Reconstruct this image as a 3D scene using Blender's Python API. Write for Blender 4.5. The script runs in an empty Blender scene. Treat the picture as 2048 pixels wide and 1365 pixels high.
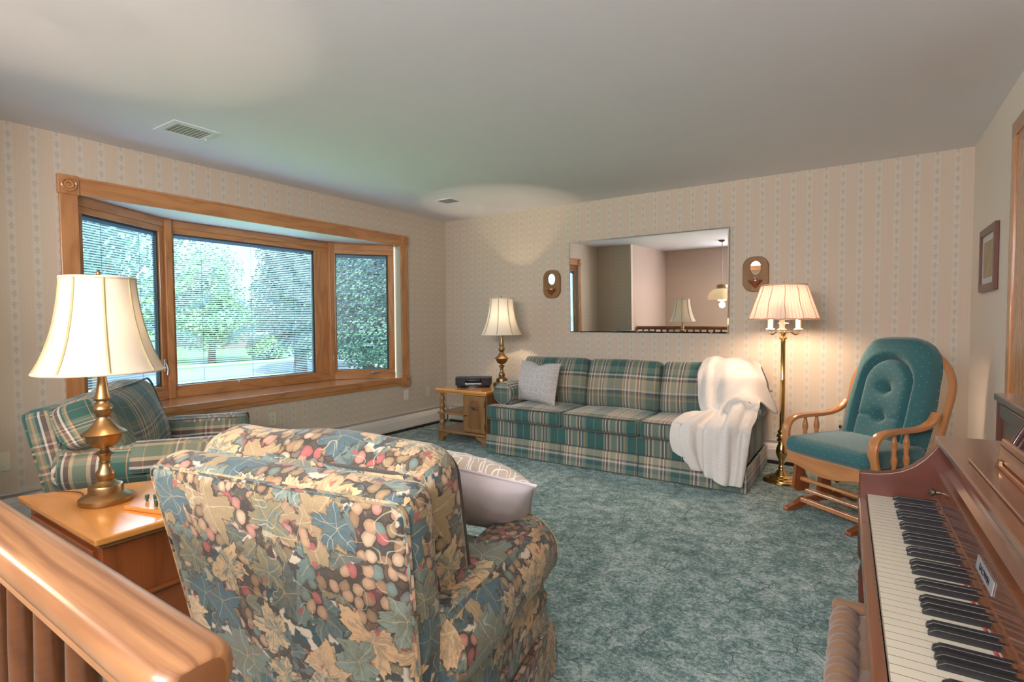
import bpy, bmesh, math, random
from mathutils import Vector, Matrix
random.seed(7)
PI = math.pi
C = bpy.context.scene.collection
SC = bpy.context.scene

# ------------------------------------------------------------------ camera
YAW, PIT, ROL = math.radians(-33.7314), math.radians(-2.201), math.radians(-0.3303)
fw = Vector((math.sin(YAW)*math.cos(PIT), math.cos(YAW)*math.cos(PIT), math.sin(PIT)))
rt = Vector((math.cos(YAW), -math.sin(YAW), 0)); up = rt.cross(fw)
R2 = rt*math.cos(ROL)+up*math.sin(ROL); U2 = -rt*math.sin(ROL)+up*math.cos(ROL)
cam_d = bpy.data.cameras.new('camera'); cam = bpy.data.objects.new('camera', cam_d); C.objects.link(cam)
cam.matrix_world = Matrix(((R2.x, U2.x, -fw.x, 4.2967), (R2.y, U2.y, -fw.y, -4.9719), (R2.z, U2.z, -fw.z, 1.2261), (0, 0, 0, 1)))
cam_d.sensor_width = 36; cam_d.lens = 36*1056.8945/2048; cam_d.clip_start = 0.02; cam_d.clip_end = 300
SC.camera = cam

# ------------------------------------------------------------------ world, sun, daylight, exposure
SC.view_settings.view_transform = 'Standard'; SC.view_settings.look = 'None'
SC.view_settings.gamma = 1.0; SC.view_settings.exposure = 0.47
W = bpy.data.worlds.new('sky'); SC.world = W; W.use_nodes = True
W.node_tree.nodes['Background'].inputs[0].default_value = (0.68, 0.85, 1.0, 1)
W.node_tree.nodes['Background'].inputs[1].default_value = 1.9
SC.cycles.max_bounces = 8; SC.cycles.diffuse_bounces = 5; SC.cycles.glossy_bounces = 4
SC.cycles.transmission_bounces = 6; SC.cycles.transparent_max_bounces = 12
SC.cycles.caustics_reflective = False; SC.cycles.caustics_refractive = False
SC.cycles.sample_clamp_indirect = 4.0

def light(name, kind, loc, energy, color, size=None, size_y=None, aim=None, portal=False):
    d = bpy.data.lights.new(name, kind); d.energy = energy; d.color = color
    if kind == 'AREA':
        d.shape = 'RECTANGLE'; d.size = size; d.size_y = size_y or size
        d.cycles.is_portal = portal
    elif kind in ('POINT', 'SPOT') and size: d.shadow_soft_size = size
    elif kind == 'SUN' and size: d.angle = size
    o = bpy.data.objects.new(name, d); C.objects.link(o); o.location = loc
    if aim is not None:
        o.rotation_euler = (Vector(aim)-Vector(loc)).to_track_quat('-Z', 'Y').to_euler()
    return o
light('sun', 'SUN', (6, -8, 14), 7.0, (1, 0.97, 0.90), size=0.01, aim=(-5.0, -1.5, 0))
# daylight: high sky beyond the bay window, and a fill lamp added at the dining end behind the camera
light('bay_daylight', 'AREA', (-4.9, -2.2, 4.3), 2700, (0.84, 0.92, 1.0), 5.0, 2.4, aim=(0.6, -2.2, 1.2))
light('dining_fill_light', 'AREA', (3.55, -6.45, 1.98), 105, (0.97, 0.95, 1.0), 2.3, 0.7, aim=(3.3, 0, 2.1))

# ------------------------------------------------------------------ node helpers
class V:
    def __init__(s, b, sock): s.b, s.s = b, sock
    def _o(s, op, *a): return s.b.m(op, s, *a)
    def __add__(s, o): return s._o('ADD', o)
    __radd__ = __add__
    def __sub__(s, o): return s._o('SUBTRACT', o)
    def __rsub__(s, o): return s.b.m('SUBTRACT', o, s)
    def __mul__(s, o): return s._o('MULTIPLY', o)
    __rmul__ = __mul__
    def __truediv__(s, o): return s._o('DIVIDE', o)
    def sin(s): return s._o('SINE')
    def cos(s): return s._o('COSINE')
    def abs(s): return s._o('ABSOLUTE')
    def fract(s): return s._o('FRACT')
    def floor(s): return s._o('FLOOR')
    def sqrt(s): return s._o('SQRT')
    def gt(s, o): return s._o('GREATER_THAN', o)
    def lt(s, o): return s._o('LESS_THAN', o)
    def max(s, o): return s._o('MAXIMUM', o)
    def min(s, o): return s._o('MINIMUM', o)
    def pow(s, o): return s._o('POWER', o)
    def atan2(s, o): return s._o('ARCTAN2', o)
    def step(s, a, c):
        n = s.b.nt.nodes.new('ShaderNodeMapRange'); n.interpolation_type = 'SMOOTHSTEP'
        s.b.put(n.inputs['Value'], s); s.b.put(n.inputs['From Min'], a); s.b.put(n.inputs['From Max'], c)
        return V(s.b, n.outputs['Result'])

class NB:
    def __init__(s, name):
        s.mat = bpy.data.materials.new(name); s.mat.use_nodes = True; s.nt = s.mat.node_tree
        s.bsdf = s.nt.nodes['Principled BSDF']; s.out = s.nt.nodes['Material Output']
    def put(s, inp, v):
        if isinstance(v, V): s.nt.links.new(v.s, inp)
        elif isinstance(v, (tuple, list)) and len(v) == 3 and inp.type == 'RGBA': inp.default_value = (*v, 1)
        else: inp.default_value = v
    def m(s, op, *a):
        n = s.nt.nodes.new('ShaderNodeMath'); n.operation = op
        for i, x in enumerate(a): s.put(n.inputs[i], x)
        return V(s, n.outputs[0])
    def uv(s):
        n = s.nt.nodes.new('ShaderNodeUVMap'); n.uv_map = 'UVMap'
        x = s.nt.nodes.new('ShaderNodeSeparateXYZ'); s.nt.links.new(n.outputs[0], x.inputs[0])
        return V(s, x.outputs[0]), V(s, x.outputs[1])
    def obj(s):
        n = s.nt.nodes.new('ShaderNodeTexCoord'); return V(s, n.outputs['Object'])
    def xyz(s, v):
        x = s.nt.nodes.new('ShaderNodeSeparateXYZ'); s.put(x.inputs[0], v)
        return [V(s, x.outputs[i]) for i in range(3)]
    def vec(s, x, y, z=0.0):
        n = s.nt.nodes.new('ShaderNodeCombineXYZ')
        for i, q in enumerate((x, y, z)): s.put(n.inputs[i], q)
        return V(s, n.outputs[0])
    def noise(s, vec, scale=5, detail=2, rough=0.5, dist=0.0):
        n = s.nt.nodes.new('ShaderNodeTexNoise'); s.put(n.inputs['Vector'], vec)
        n.inputs['Scale'].default_value = scale; n.inputs['Detail'].default_value = detail
        n.inputs['Roughness'].default_value = rough; n.inputs['Distortion'].default_value = dist
        return V(s, n.outputs['Fac'])
    def voro(s, vec, scale=5, feature='F1', rand=1.0, dim='2D'):
        n = s.nt.nodes.new('ShaderNodeTexVoronoi'); n.voronoi_dimensions = dim; n.feature = feature
        s.put(n.inputs['Vector'], vec); n.inputs['Scale'].default_value = scale; n.inputs['Randomness'].default_value = rand
        if feature == 'DISTANCE_TO_EDGE': return V(s, n.outputs['Distance'])
        return V(s, n.outputs['Distance']), V(s, n.outputs['Color']), V(s, n.outputs['Position'])
    def mix(s, f, a, c):
        n = s.nt.nodes.new('ShaderNodeMix'); n.data_type = 'RGBA'
        s.put(n.inputs[0], f); s.put(n.inputs[6], a); s.put(n.inputs[7], c)
        return V(s, n.outputs[2])
    def ramp(s, f, stops, const=True):
        n = s.nt.nodes.new('ShaderNodeValToRGB'); n.color_ramp.interpolation = 'CONSTANT' if const else 'LINEAR'
        e = n.color_ramp.elements
        while len(e) < len(stops): e.new(0.5)
        for el, (p, c) in zip(e, stops): el.position = p; el.color = (*c, 1)
        s.put(n.inputs[0], f); return V(s, n.outputs[0])
    def bump(s, h, strength=0.3, dist=0.01):
        n = s.nt.nodes.new('ShaderNodeBump'); n.inputs['Strength'].default_value = strength; n.inputs['Distance'].default_value = dist
        s.put(n.inputs['Height'], h); s.nt.links.new(n.outputs[0], s.bsdf.inputs['Normal'])
    def set(s, color=None, rough=None, metal=None, **k):
        if color is not None: s.put(s.bsdf.inputs['Base Color'], color)
        if rough is not None: s.put(s.bsdf.inputs['Roughness'], rough)
        if metal is not None: s.put(s.bsdf.inputs['Metallic'], metal)
        for n, v in k.items(): s.put(s.bsdf.inputs[n.replace('_', ' ')], v)
        return s.mat

def simple(name, col, rough=0.6, metal=0.0, var=0.06, nscale=30, **k):
    b = NB(name); f = b.noise(b.obj(), nscale, 3)
    c = b.mix(f, tuple(x*(1-var) for x in col), tuple(min(1, x*(1+var)) for x in col))
    return b.set(c, rough, metal, **k)

def wood(name, light_c, dark_c, rough=0.3, ring=9.0, coat=0.25, fine=0.5, fig=0.26, warp=5.5, grain_bump=0.0):
    b = NB(name); u, v = b.uv()
    w = b.noise(b.vec(u*1.2, v*5.0), 1.0, 2)
    f1 = ((v*ring + w*warp)*6.283).sin()*0.5+0.5
    f2 = b.noise(b.vec(u*4.0, v*150.0), 1.0, 3)
    f3 = b.noise(b.vec(u*1.5, v*14.0), 1.0, 2)
    f = f1.pow(2.0)*fig + f2*(fine*1.25) + f3*0.35 - 0.2
    if grain_bump: b.bump(f2, grain_bump, 0.002)
    return b.set(b.mix(f.step(0.0, 1.0), light_c, dark_c), f2*0.12+(rough-0.06), 0.0, Coat_Weight=coat, Coat_Roughness=0.12)

M = {}
M['oak'] = wood('oak_trim', (0.60, 0.285, 0.110), (0.34, 0.130, 0.045), rough=0.24, coat=0.5)
M['oak_sill'] = wood('oak_sill', (0.60, 0.285, 0.110), (0.36, 0.145, 0.05), rough=0.15, coat=1.0)
M['oak_rail'] = wood('oak_rail', (0.38, 0.185, 0.075), (0.18, 0.072, 0.026), rough=0.34, coat=0.25, ring=48, fig=0.40, warp=2.5, fine=0.7, grain_bump=0.25)
M['oak_shaded'] = wood('oak_baluster_shaded', (0.13, 0.048, 0.016), (0.065, 0.022, 0.008), rough=0.3, coat=0.3)  # darker copy of the oak: shade on the balusters is put into the colour
M['honey'] = wood('honey_wood', (0.72, 0.31, 0.075), (0.52, 0.19, 0.035), rough=0.2, coat=0.5, ring=5, fine=0.25)
M['honey_dark'] = wood('stained_wood', (0.30, 0.085, 0.022), (0.17, 0.045, 0.012), rough=0.3, ring=5)
M['table'] = wood('end_table_wood', (0.33, 0.170, 0.060), (0.19, 0.088, 0.028), rough=0.35, ring=6)
M['sconce'] = wood('sconce_wood', (0.30, 0.155, 0.050), (0.19, 0.09, 0.028), rough=0.55, ring=6, coat=0.0)
M['table_panel'] = wood('door_panel_wood', (0.25, 0.115, 0.038), (0.15, 0.065, 0.02), rough=0.35, ring=6)
M['glider'] = wood('glider_wood', (0.55, 0.24, 0.085), (0.33, 0.13, 0.04), rough=0.28, coat=0.4, ring=12)
M['glider_red'] = wood('glider_base_wood', (0.30, 0.085, 0.025), (0.15, 0.038, 0.012), rough=0.28, coat=0.4, ring=12)
M['piano'] = wood('walnut_gloss', (0.180, 0.066, 0.028), (0.095, 0.031, 0.013), rough=0.18, coat=0.45, ring=7, fine=0.45)
M['piano_red'] = wood('mahogany_gloss', (0.090, 0.020, 0.008), (0.050, 0.011, 0.005), rough=0.42, coat=0.08, ring=5, fine=0.3)
M['white'] = simple('painted_white', (0.78, 0.77, 0.74), 0.5, var=0.02)
M['ceil'] = simple('ceiling_paint', (0.82, 0.82, 0.86), 0.9, var=0.015, nscale=4)
M['cream'] = simple('cream_wall_paint', (0.84, 0.77, 0.67), 0.85, var=0.015, nscale=3)
M['hall'] = simple('hall_wall_paint', (0.52, 0.41, 0.345), 0.85, var=0.015, nscale=3)
M['jamb'] = simple('jamb_paint', (0.44, 0.41, 0.30), 0.7, var=0.02)
M['heater'] = simple('heater_enamel', (0.66, 0.62, 0.56), 0.4, var=0.02)
M['dark'] = simple('dark_gap', (0.03, 0.022, 0.018), 0.7)
M['plate'] = simple('ivory_plastic', (0.68, 0.64, 0.50), 0.4, var=0.03)
M['brass'] = simple('antique_brass', (0.40, 0.265, 0.13), 0.36, 1.0, var=0.12, nscale=14)
M['brass_bright'] = simple('polished_brass', (0.78, 0.53, 0.22), 0.14, 1.0, var=0.06, nscale=14)
M['chrome'] = simple('chrome', (0.7, 0.7, 0.72), 0.12, 1.0, var=0.03)
M['pewter'] = simple('aged_metal', (0.16, 0.13, 0.09), 0.4, 0.8, var=0.2)
M['mirror'] = simple('mirror_silver', (0.88, 0.88, 0.87), 0.0, 1.0, var=0.0)
M['mirror_edge'] = simple('mirror_bevel', (0.80, 0.84, 0.82), 0.06, 1.0, var=0.02)
M['ivory'] = simple('ivory_keys', (0.47, 0.435, 0.335), 0.3, var=0.05)
M['key_side'] = simple('key_side_wood', (0.09, 0.055, 0.03), 0.8)
M['ebony'] = simple('ebony_keys', (0.014, 0.013, 0.013), 0.38, var=0.1)
M['felt'] = simple('red_felt', (0.30, 0.05, 0.05), 0.95)
M['black'] = simple('black_plastic', (0.012, 0.012, 0.014), 0.2)
M['radio'] = simple('charcoal_plastic', (0.035, 0.035, 0.042), 0.4)
M['silver'] = simple('silver_strip', (0.55, 0.56, 0.58), 0.35, 0.6)
M['mat_white'] = simple('picture_mat', (0.72, 0.71, 0.68), 0.8)
M['frame'] = simple('mahogany_frame', (0.13, 0.035, 0.02), 0.3, var=0.15)
M['candle'] = simple('candle_sleeve', (0.88, 0.84, 0.74), 0.45, var=0.02)
M['green_peg'] = simple('green_peg', (0.03, 0.09, 0.05), 0.4)
M['gasket'] = simple('window_gasket', (0.05, 0.065, 0.07), 0.6)

M['cord'] = simple('brown_cord', (0.10, 0.05, 0.025), 0.5)
M['rod'] = simple('dark_gloss_rod', (0.035, 0.016, 0.022), 0.12, var=0.1, Coat_Weight=0.6)
M['print'] = simple('faded_print', (0.40, 0.33, 0.20), 0.5, var=0.35, nscale=9)
M['candle_red'] = simple('red_candle', (0.42, 0.07, 0.035), 0.5)
M['cream_glass'] = simple('frosted_glass', (0.85, 0.70, 0.45), 0.4)

def glass_mat():
    b = NB('window_glass'); n = b.nt.nodes; n.remove(b.bsdf)
    t = n.new('ShaderNodeBsdfTransparent'); t.inputs[0].default_value = (0.93, 0.98, 0.985, 1)
    g = n.new('ShaderNodeBsdfGlossy'); g.inputs['Roughness'].default_value = 0.0; g.inputs[0].default_value = (1, 1, 1, 1)
    fr = n.new('ShaderNodeFresnel'); fr.inputs[0].default_value = 1.45
    mx = n.new('ShaderNodeMixShader'); b.nt.links.new(fr.outputs[0], mx.inputs[0])
    b.nt.links.new(t.outputs[0], mx.inputs[1]); b.nt.links.new(g.outputs[0], mx.inputs[2])
    b.nt.links.new(mx.outputs[0], b.out.inputs[0]); return b.mat
M['glass'] = glass_mat()

def blind_mat():
    b = NB('blind_slat'); n = b.nt.nodes; n.remove(b.bsdf); f = b.noise(b.obj(), 20, 2)
    c = b.mix(f, (0.27, 0.37, 0.49), (0.30, 0.40, 0.52))
    d = n.new('ShaderNodeBsdfDiffuse'); t = n.new('ShaderNodeBsdfTranslucent'); b.put(d.inputs[0], c); b.put(t.inputs[0], c)
    mx = n.new('ShaderNodeMixShader'); mx.inputs[0].default_value = 0.30
    b.nt.links.new(d.outputs[0], mx.inputs[1]); b.nt.links.new(t.outputs[0], mx.inputs[2]); b.nt.links.new(mx.outputs[0], b.out.inputs[0]); return b.mat
M['blind'] = blind_mat()
def shade_mat(name, col, tr=0.36, pleat=False):
    b = NB(name); n = b.nt.nodes; n.remove(b.bsdf); u, v = b.uv()
    f = b.noise(b.vec(u*60, v*400), 1.0, 2)
    c = b.mix(f, tuple(x*0.93 for x in col), col)
    if pleat:
        k = ((u*6.283*60).sin()*0.5+0.5)
        c = b.mix(k*0.30, c, (col[0]*0.9, col[1]*0.74, col[2]*0.62))
    d = n.new('ShaderNodeBsdfDiffuse'); t = n.new('ShaderNodeBsdfTranslucent')
    b.put(d.inputs[0], c); b.put(t.inputs[0], c)
    mx = n.new('ShaderNodeMixShader'); mx.inputs[0].default_value = tr
    b.nt.links.new(d.outputs[0], mx.inputs[1]); b.nt.links.new(t.outputs[0], mx.inputs[2])
    b.nt.links.new(mx.outputs[0], b.out.inputs[0]); return b.mat
M['shade'] = shade_mat('ivory_shade_fabric', (0.94, 0.81, 0.64), 0.032)
M['shade_peach'] = shade_mat('peach_pleated_fabric', (0.97, 0.80, 0.63), 0.048, True)
M['shade_bright'] = shade_mat('ivory_shade_fabric_bright', (0.94, 0.84, 0.69), 0.055)  # same ivory fabric, lightened and thinned so the second lamp glows brighter
M['shade_trim'] = shade_mat('shade_trim_braid', (0.62, 0.52, 0.30), 0.03)
M['petal'] = shade_mat('petal_glass', (0.93, 0.80, 0.58), 0.12)
M['shade_trim_peach'] = shade_mat('shade_trim_peach', (0.90, 0.55, 0.40), 0.05)

def emit_mat(name, col, s):
    b = NB(name); b.set((0.9, 0.85, 0.75), 0.4); b.put(b.bsdf.inputs['Emission Color'], col); b.bsdf.inputs['Emission Strength'].default_value = s
    return b.mat
M['bulb'] = emit_mat('lit_bulb', (1.0, 0.80, 0.52), 6.0)

def wallpaper():
    b = NB('vine_stripe_wallpaper'); u, v = b.uv(); P = 0.1165; Q = 0.0685
    x = ((u/P).fract()-0.5)*P
    k = (v/Q).floor(); par = ((k*0.5).fract()*4.0)-1.0
    y = ((v/Q).fract()-0.5)*Q; xf = x*par+0.002
    ax = x.abs()
    base = b.mix(((u*6.283/0.0132).sin()*0.5+0.5)*0.6, (0.60, 0.50, 0.385), (0.64, 0.545, 0.43))
    strip = (1.0-ax.step(0.018, 0.021))
    c = b.mix(strip*0.75, base, (0.63, 0.575, 0.485))
    m = None
    for cx, cy, an, a_, b_ in ((0.004, 0.017, 0.9, 0.0060, 0.0022), (-0.004, 0.019, 1.9, 0.0050, 0.0020), (0.011, 0.010, 0.2, 0.0060, 0.0024), (-0.008, 0.008, 2.6, 0.0065, 0.0024),
                               (0.002, 0.004, 1.3, 0.0055, 0.0026), (0.009, -0.002, -0.5, 0.0060, 0.0022), (-0.005, -0.006, -2.3, 0.0060, 0.0022), (0.003, -0.012, -1.2, 0.0060, 0.0024)):
        dx = xf-cx; dy = y-cy
        p = (dx*math.cos(an)+dy*math.sin(an))/a_; q = (dy*math.cos(an)-dx*math.sin(an))/b_
        e = 1.0-(p*p+q*q).step(0.7, 1.2)
        m = e if m is None else m.max(e)
    stem = (1.0-(x-(v*6.283/(2*Q)).sin()*0.004).abs().step(0.0005, 0.0012))*0.3
    c = b.mix(m.max(stem)*0.62, c, (0.22, 0.225, 0.185))
    return b.set(c, 0.75)
M['wallpaper'] = wallpaper()

GREEN = (0.016, 0.090, 0.082); TAN = (0.42, 0.25, 0.125); WHT = (0.62, 0.58, 0.50); BURG = (0.135, 0.060, 0.058)
BEI = (0.47, 0.385, 0.255); NAVY = (0.030, 0.080, 0.095); SAGE = (0.165, 0.20, 0.150)
USTOPS = [(0, GREEN), (0.195, TAN), (0.207, GREEN), (0.41, TAN), (0.43, SAGE), (0.455, NAVY), (0.48, WHT), (0.505, BURG), (0.555, BEI), (0.60, SAGE), (0.735, BEI), (0.775, BURG),
          (0.825, WHT), (0.85, NAVY), (0.88, SAGE), (0.91, TAN), (0.935, SAGE)]
VSTOPS = [(0, SAGE), (0.045, NAVY), (0.075, SAGE), (0.085, WHT), (0.098, BURG), (0.115, BEI), (0.165, GREEN), (0.30, GREEN), (0.302, TAN), (0.308, GREEN), (0.44, SAGE), (0.53, TAN), (0.545, SAGE),
          (0.56, BURG), (0.583, WHT), (0.60, BEI), (0.69, BURG), (0.712, WHT), (0.728, NAVY), (0.748, SAGE), (0.80, GREEN), (0.90, SAGE)]
def plaid(name, per, ou, vper, ov, vst, gain=1.0, hmix=0.42):
    sc_ = lambda st: [(p, tuple(min(1, x*gain) for x in c)) for p, c in st]
    b = NB(name); u, v = b.uv()
    tw = ((u*1400+v*1400).sin()*0.5+0.5)
    cu = b.ramp(((u+ou)/per).fract(), sc_(USTOPS)); cv = b.ramp(((v+ov)/vper).fract(), sc_(vst))
    c = b.mix(hmix+(tw-0.5)*0.2, cu, cv)
    f = b.noise(b.vec(u*500, v*500), 1.0, 2)
    c = b.mix(f*0.2, c, b.mix(0.5, c, (0.30, 0.28, 0.22)))
    b.bump(b.noise(b.vec(u, v), 700, 2), 0.15, 0.002)
    return b.set(c, 0.9, Sheen_Weight=0.2, Sheen_Roughness=0.5)
M['plaid'] = plaid('sofa_plaid', 0.35, 0.10, 1.0, 0.0, VSTOPS, 1.0, 0.40)
M['plaid_chair'] = plaid('chair_plaid', 0.40, 0.02, 0.40, 0.10, USTOPS, 1.12, 0.36)

def tapestry():
    b = NB('grape_leaf_tapestry'); u, v = b.uv()
    dn = b.noise(b.vec(u, v), 16, 2)*0.030-0.015; dm = b.noise(b.vec(u+5, v), 16, 2)*0.030-0.015
    uu = u+dn; vv = v+dm
    hat = b.noise(b.vec(u*70, v*420), 1.0, 3); ht2 = b.noise(b.vec((u+v)*260, (u-v)*50), 1.0, 2)
    n1 = b.noise(b.vec(u, v), 9, 3); n2 = b.noise(b.vec(u+3.1, v), 24, 3)
    c = b.mix(n1.step(0.44, 0.56), (0.030, 0.062, 0.068), (0.066, 0.040, 0.024))
    c = b.mix(n2.step(0.50, 0.56), c, (0.54, 0.45, 0.34))
    def leaves(c, scale, su, sv, pal, R, keep=0.0):
        vx = uu*scale+su; vy = vv*scale+sv
        d, col, pos = b.voro(b.vec(vx, vy), 1.0, 'F1', 0.9)
        px, py, _ = b.xyz(pos); r_, g_, b_ = b.xyz(col)
        dx = vx-px; dy = vy-py; r = (dx*dx+dy*dy).sqrt(); th = dy.atan2(dx)+r_*6.283
        th2 = th-((th/6.283).floor()*6.283)-3.1416
        lobe = (th2*2.5).cos().abs()
        ser = ((th2*17.0).sin()*0.5+0.5)*0.10+((th2*37.0).sin()*0.5+0.5)*0.06
        back = th2.abs().step(1.6, 3.0)*0.22
        rl = (lobe.pow(1.15)*0.50+0.56-ser*(lobe+0.3)-back)*R*(b_*0.35+0.78)
        mask = 1.0-(r-rl).step(-0.008, 0.008)
        vein = 1.0-(((th2*2.5).sin().abs()*r)*0.4).step(0.002, 0.009)
        v2 = 1.0-((r*30.0-lobe*9.0).sin().abs()).step(0.02, 0.30)
        cc = b.ramp(g_, pal); dk = b.ramp((g_+0.37).fract(), pal)
        side = ((th2*2.5).sin()*(th2*1.0).cos())*0.20
        rad = b.noise(b.vec(th2*7.0+r_*40, r*4.0, lobe*2.0), 1.0, 3)
        tone = side+(rad-0.5)*2.6+(ht2-0.5)*0.9+(b.noise(b.vec(u*5, v*5), 9.0, 2)-0.5)*1.6+(1.0-r/R)*0.75-0.05
        cc = b.mix(tone.step(0.0, 0.85)*0.88, cc, b.mix(0.45, dk, (0.045, 0.075, 0.072)))
        cc = b.mix(vein*0.55, cc, (0.56, 0.44, 0.27)); cc = b.mix(v2*0.22, cc, (0.10, 0.085, 0.05))
        sh = (1.0-(r-rl).step(0.0, 0.085))*0.75
        if keep:
            k = g_.gt(keep); mask = mask*k; sh = sh*k
        return b.mix(mask, b.mix(sh, c, (0.036, 0.032, 0.024)), cc)
    def grapes(c, su, thr, stretch):
        d, col, pos = b.voro(b.vec(uu+su, vv*stretch), 29, 'F1', 0.65)
        r_, g_, b_ = b.xyz(col)
        gc = b.ramp(r_, [(0, (0.42, 0.26, 0.15)), (0.22, (0.27, 0.165, 0.085)), (0.40, (0.50, 0.35, 0.22)), (0.58, (0.36, 0.10, 0.09)), (0.68, (0.15, 0.20, 0.165)), (0.80, (0.30, 0.21, 0.11)), (0.92, (0.44, 0.20, 0.15))])
        gc = b.mix((d+(hat-0.5)*0.36+(ht2-0.5)*0.25).step(0.10, 0.55)*0.75, gc, b.mix(0.7, gc, (0.05, 0.04, 0.03)))
        gc = b.mix(d.step(0.42, 0.47), gc, (0.045, 0.028, 0.018))
        w = b.noise(b.vec(u+su*3, v+0.6), 6.0, 1).step(thr, thr+0.03)
        return b.mix(w*(1.0-d.step(0.50, 0.56)), b.mix(w*0.8, c, (0.042, 0.028, 0.018)), gc)
    teal = [(0, (0.125, 0.185, 0.160)), (0.22, (0.058, 0.090, 0.088)), (0.42, (0.20, 0.245, 0.195)), (0.62, (0.22, 0.170, 0.085)), (0.82, (0.115, 0.150, 0.135))]
    tanp = [(0, (0.56, 0.355, 0.18)), (0.34, (0.155, 0.205, 0.165)), (0.48, (0.50, 0.325, 0.165)), (0.70, (0.28, 0.205, 0.10)), (0.84, (0.58, 0.40, 0.23))]
    tanp2 = [(0, (0.13, 0.185, 0.160)), (0.45, (0.19, 0.235, 0.185)), (0.60, (0.50, 0.34, 0.18)), (0.75, (0.22, 0.18, 0.09)), (0.88, (0.055, 0.105, 0.125))]
    c = leaves(c, 8.5, 0.3, 0.1, teal, 0.78)
    c = grapes(c, 1.7, 0.50, 0.85)
    c = leaves(c, 5.4, 4.7, 2.4, tanp, 0.58, 0.18)
    c = grapes(c, 4.3, 0.57, 0.9)
    c = leaves(c, 7.2, 8.2, 6.1, tanp2, 0.56, 0.45)
    tn = b.noise(b.vec(u, v+5), 12, 1)
    tg = b.noise(b.vec(u+2, v+5), 7, 1).step(0.5, 0.55)
    c = b.mix((1.0-(tn-0.5).abs().step(0.003, 0.009))*0.6*tg, c, (0.50, 0.42, 0.28))
    rb = b.noise(b.vec(u+7, v), 22, 2).step(0.66, 0.69)
    c = b.mix(rb*0.75, c, (0.30, 0.062, 0.058))
    b.bump(hat*0.6+n2*0.4, 0.35, 0.004)
    return b.set(c, 0.82, Sheen_Weight=0.15)
M['tapestry'] = tapestry()

def carpet():
    b = NB('green_plush_carpet'); u, v = b.uv(); p = b.vec(u, v)
    wv = b.noise(p, 9.0, 3); w2 = b.noise(b.vec(u+9, v), 9.0, 3)
    p2 = b.vec(u+wv*0.12, v+w2*0.12)
    cell = b.voro(p2, 9.0, 'DISTANCE_TO_EDGE')
    gate = b.noise(b.vec(u, v+4), 6.0, 3).step(0.47, 0.60)
    crev = (1.0-cell.step(0.004, 0.04))*gate
    n1 = b.noise(p, 13, 4, 0.65); n2 = b.noise(p, 60, 4, 0.75); n3 = b.noise(p, 260, 3, 0.7); n4 = b.noise(p, 2.6, 2)
    f = (n1-0.5)*1.1+(n2-0.5)*1.5+(n3-0.5)*1.2+(n4-0.5)*0.45+0.5
    c = b.ramp(f.step(0.12, 0.88), [(0, (0.035, 0.118, 0.108)), (0.28, (0.130, 0.285, 0.250)), (0.56, (0.315, 0.490, 0.435)), (1, (0.80, 0.88, 0.82))], False)
    c = b.mix(crev*0.75, c, (0.030, 0.075, 0.068))
    b.bump(n2*0.6+n3*0.5+n1*0.6-crev*0.6, 1.0, 0.025)
    return b.set(c, 0.95, Sheen_Weight=0.3, Sheen_Roughness=0.6)
M['carpet'] = carpet()

def embroidered(name, base, line, scale=9.0, freq=55.0):
    b = NB(name); u, v = b.uv()
    n = b.noise(b.vec(u, v), 7, 1)*0.05
    d, col, pos = b.voro(b.vec(u+n, v+n), scale, 'F1', 0.35)
    px, py, _ = b.xyz(pos)
    th = (v-py).atan2(u-px)
    rg = ((d*freq/scale*3.2+(th*5).sin()*0.9).sin()).abs()
    m = 1.0-rg.step(0.18, 0.42)
    m = m.max(1.0-b.voro(b.vec(u, v), scale*2.2, 'DISTANCE_TO_EDGE', 0.5).step(0.02, 0.06))
    c = b.mix(m, base, line)
    b.bump(m+b.noise(b.vec(u, v), 500, 1)*0.3, 0.35, 0.004)
    return b.set(c, 0.85, Sheen_Weight=0.2)
M['paisley'] = embroidered('paisley_embroidery', (0.46, 0.38, 0.29), (0.76, 0.72, 0.64))
M['damask'] = embroidered('grey_damask', (0.44, 0.40, 0.37), (0.56, 0.53, 0.50), 8.0, 45)
def cloth(name, col, var=0.1, s=500, bump=0.2, **k):
    b = NB(name); u, v = b.uv(); f = b.noise(b.vec(u, v), s, 2); g = b.noise(b.vec(u, v), 12, 2)
    c = b.mix(f*0.6+g*0.4, tuple(x*(1-var) for x in col), tuple(min(1, x*(1+var)) for x in col))
    b.bump(f, bump, 0.003); return b.set(c, 0.88, Sheen_Weight=0.25, **k)
M['linen'] = cloth('plain_linen', (0.56, 0.50, 0.50))
M['velour'] = cloth('brown_velour', (0.205, 0.108, 0.052), 0.2, 160)
M['welt_dark'] = cloth('dark_welt', (0.06, 0.055, 0.045), 0.3)
def throw_mat():
    b = NB('quilted_white_cotton'); u, v = b.uv()
    l = (v*6.283/0.032).sin().abs(); w = b.noise(b.vec(u, v), 60, 2)
    c = b.mix((1.0-l.step(0.0, 0.22))*0.6, (0.68, 0.64, 0.585), (0.52, 0.48, 0.43))
    b.bump(l.step(0.0, 0.35)+w*0.4, 0.4, 0.006); return b.set(c, 0.9, Sheen_Weight=0.3)
M['throw'] = throw_mat()
def dotted():
    b = NB('teal_dotted_fabric'); u, v = b.uv(); k = 24.0
    a = (u+v)*k*0.7071; c_ = (u-v)*k*0.7071
    x = a.fract()-0.5; y = c_.fract()-0.5
    d = (x*x+y*y).sqrt(); m = 1.0-d.step(0.03, 0.065)
    f = b.noise(b.vec(u, v), 320, 2)
    c = b.mix(f, (0.020, 0.100, 0.108), (0.032, 0.135, 0.142))
    b.bump(f, 0.15, 0.002)
    return b.set(b.mix(m*0.75, c, (0.46, 0.42, 0.36)), 0.85, Sheen_Weight=0.3)
M['teal'] = dotted()
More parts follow.
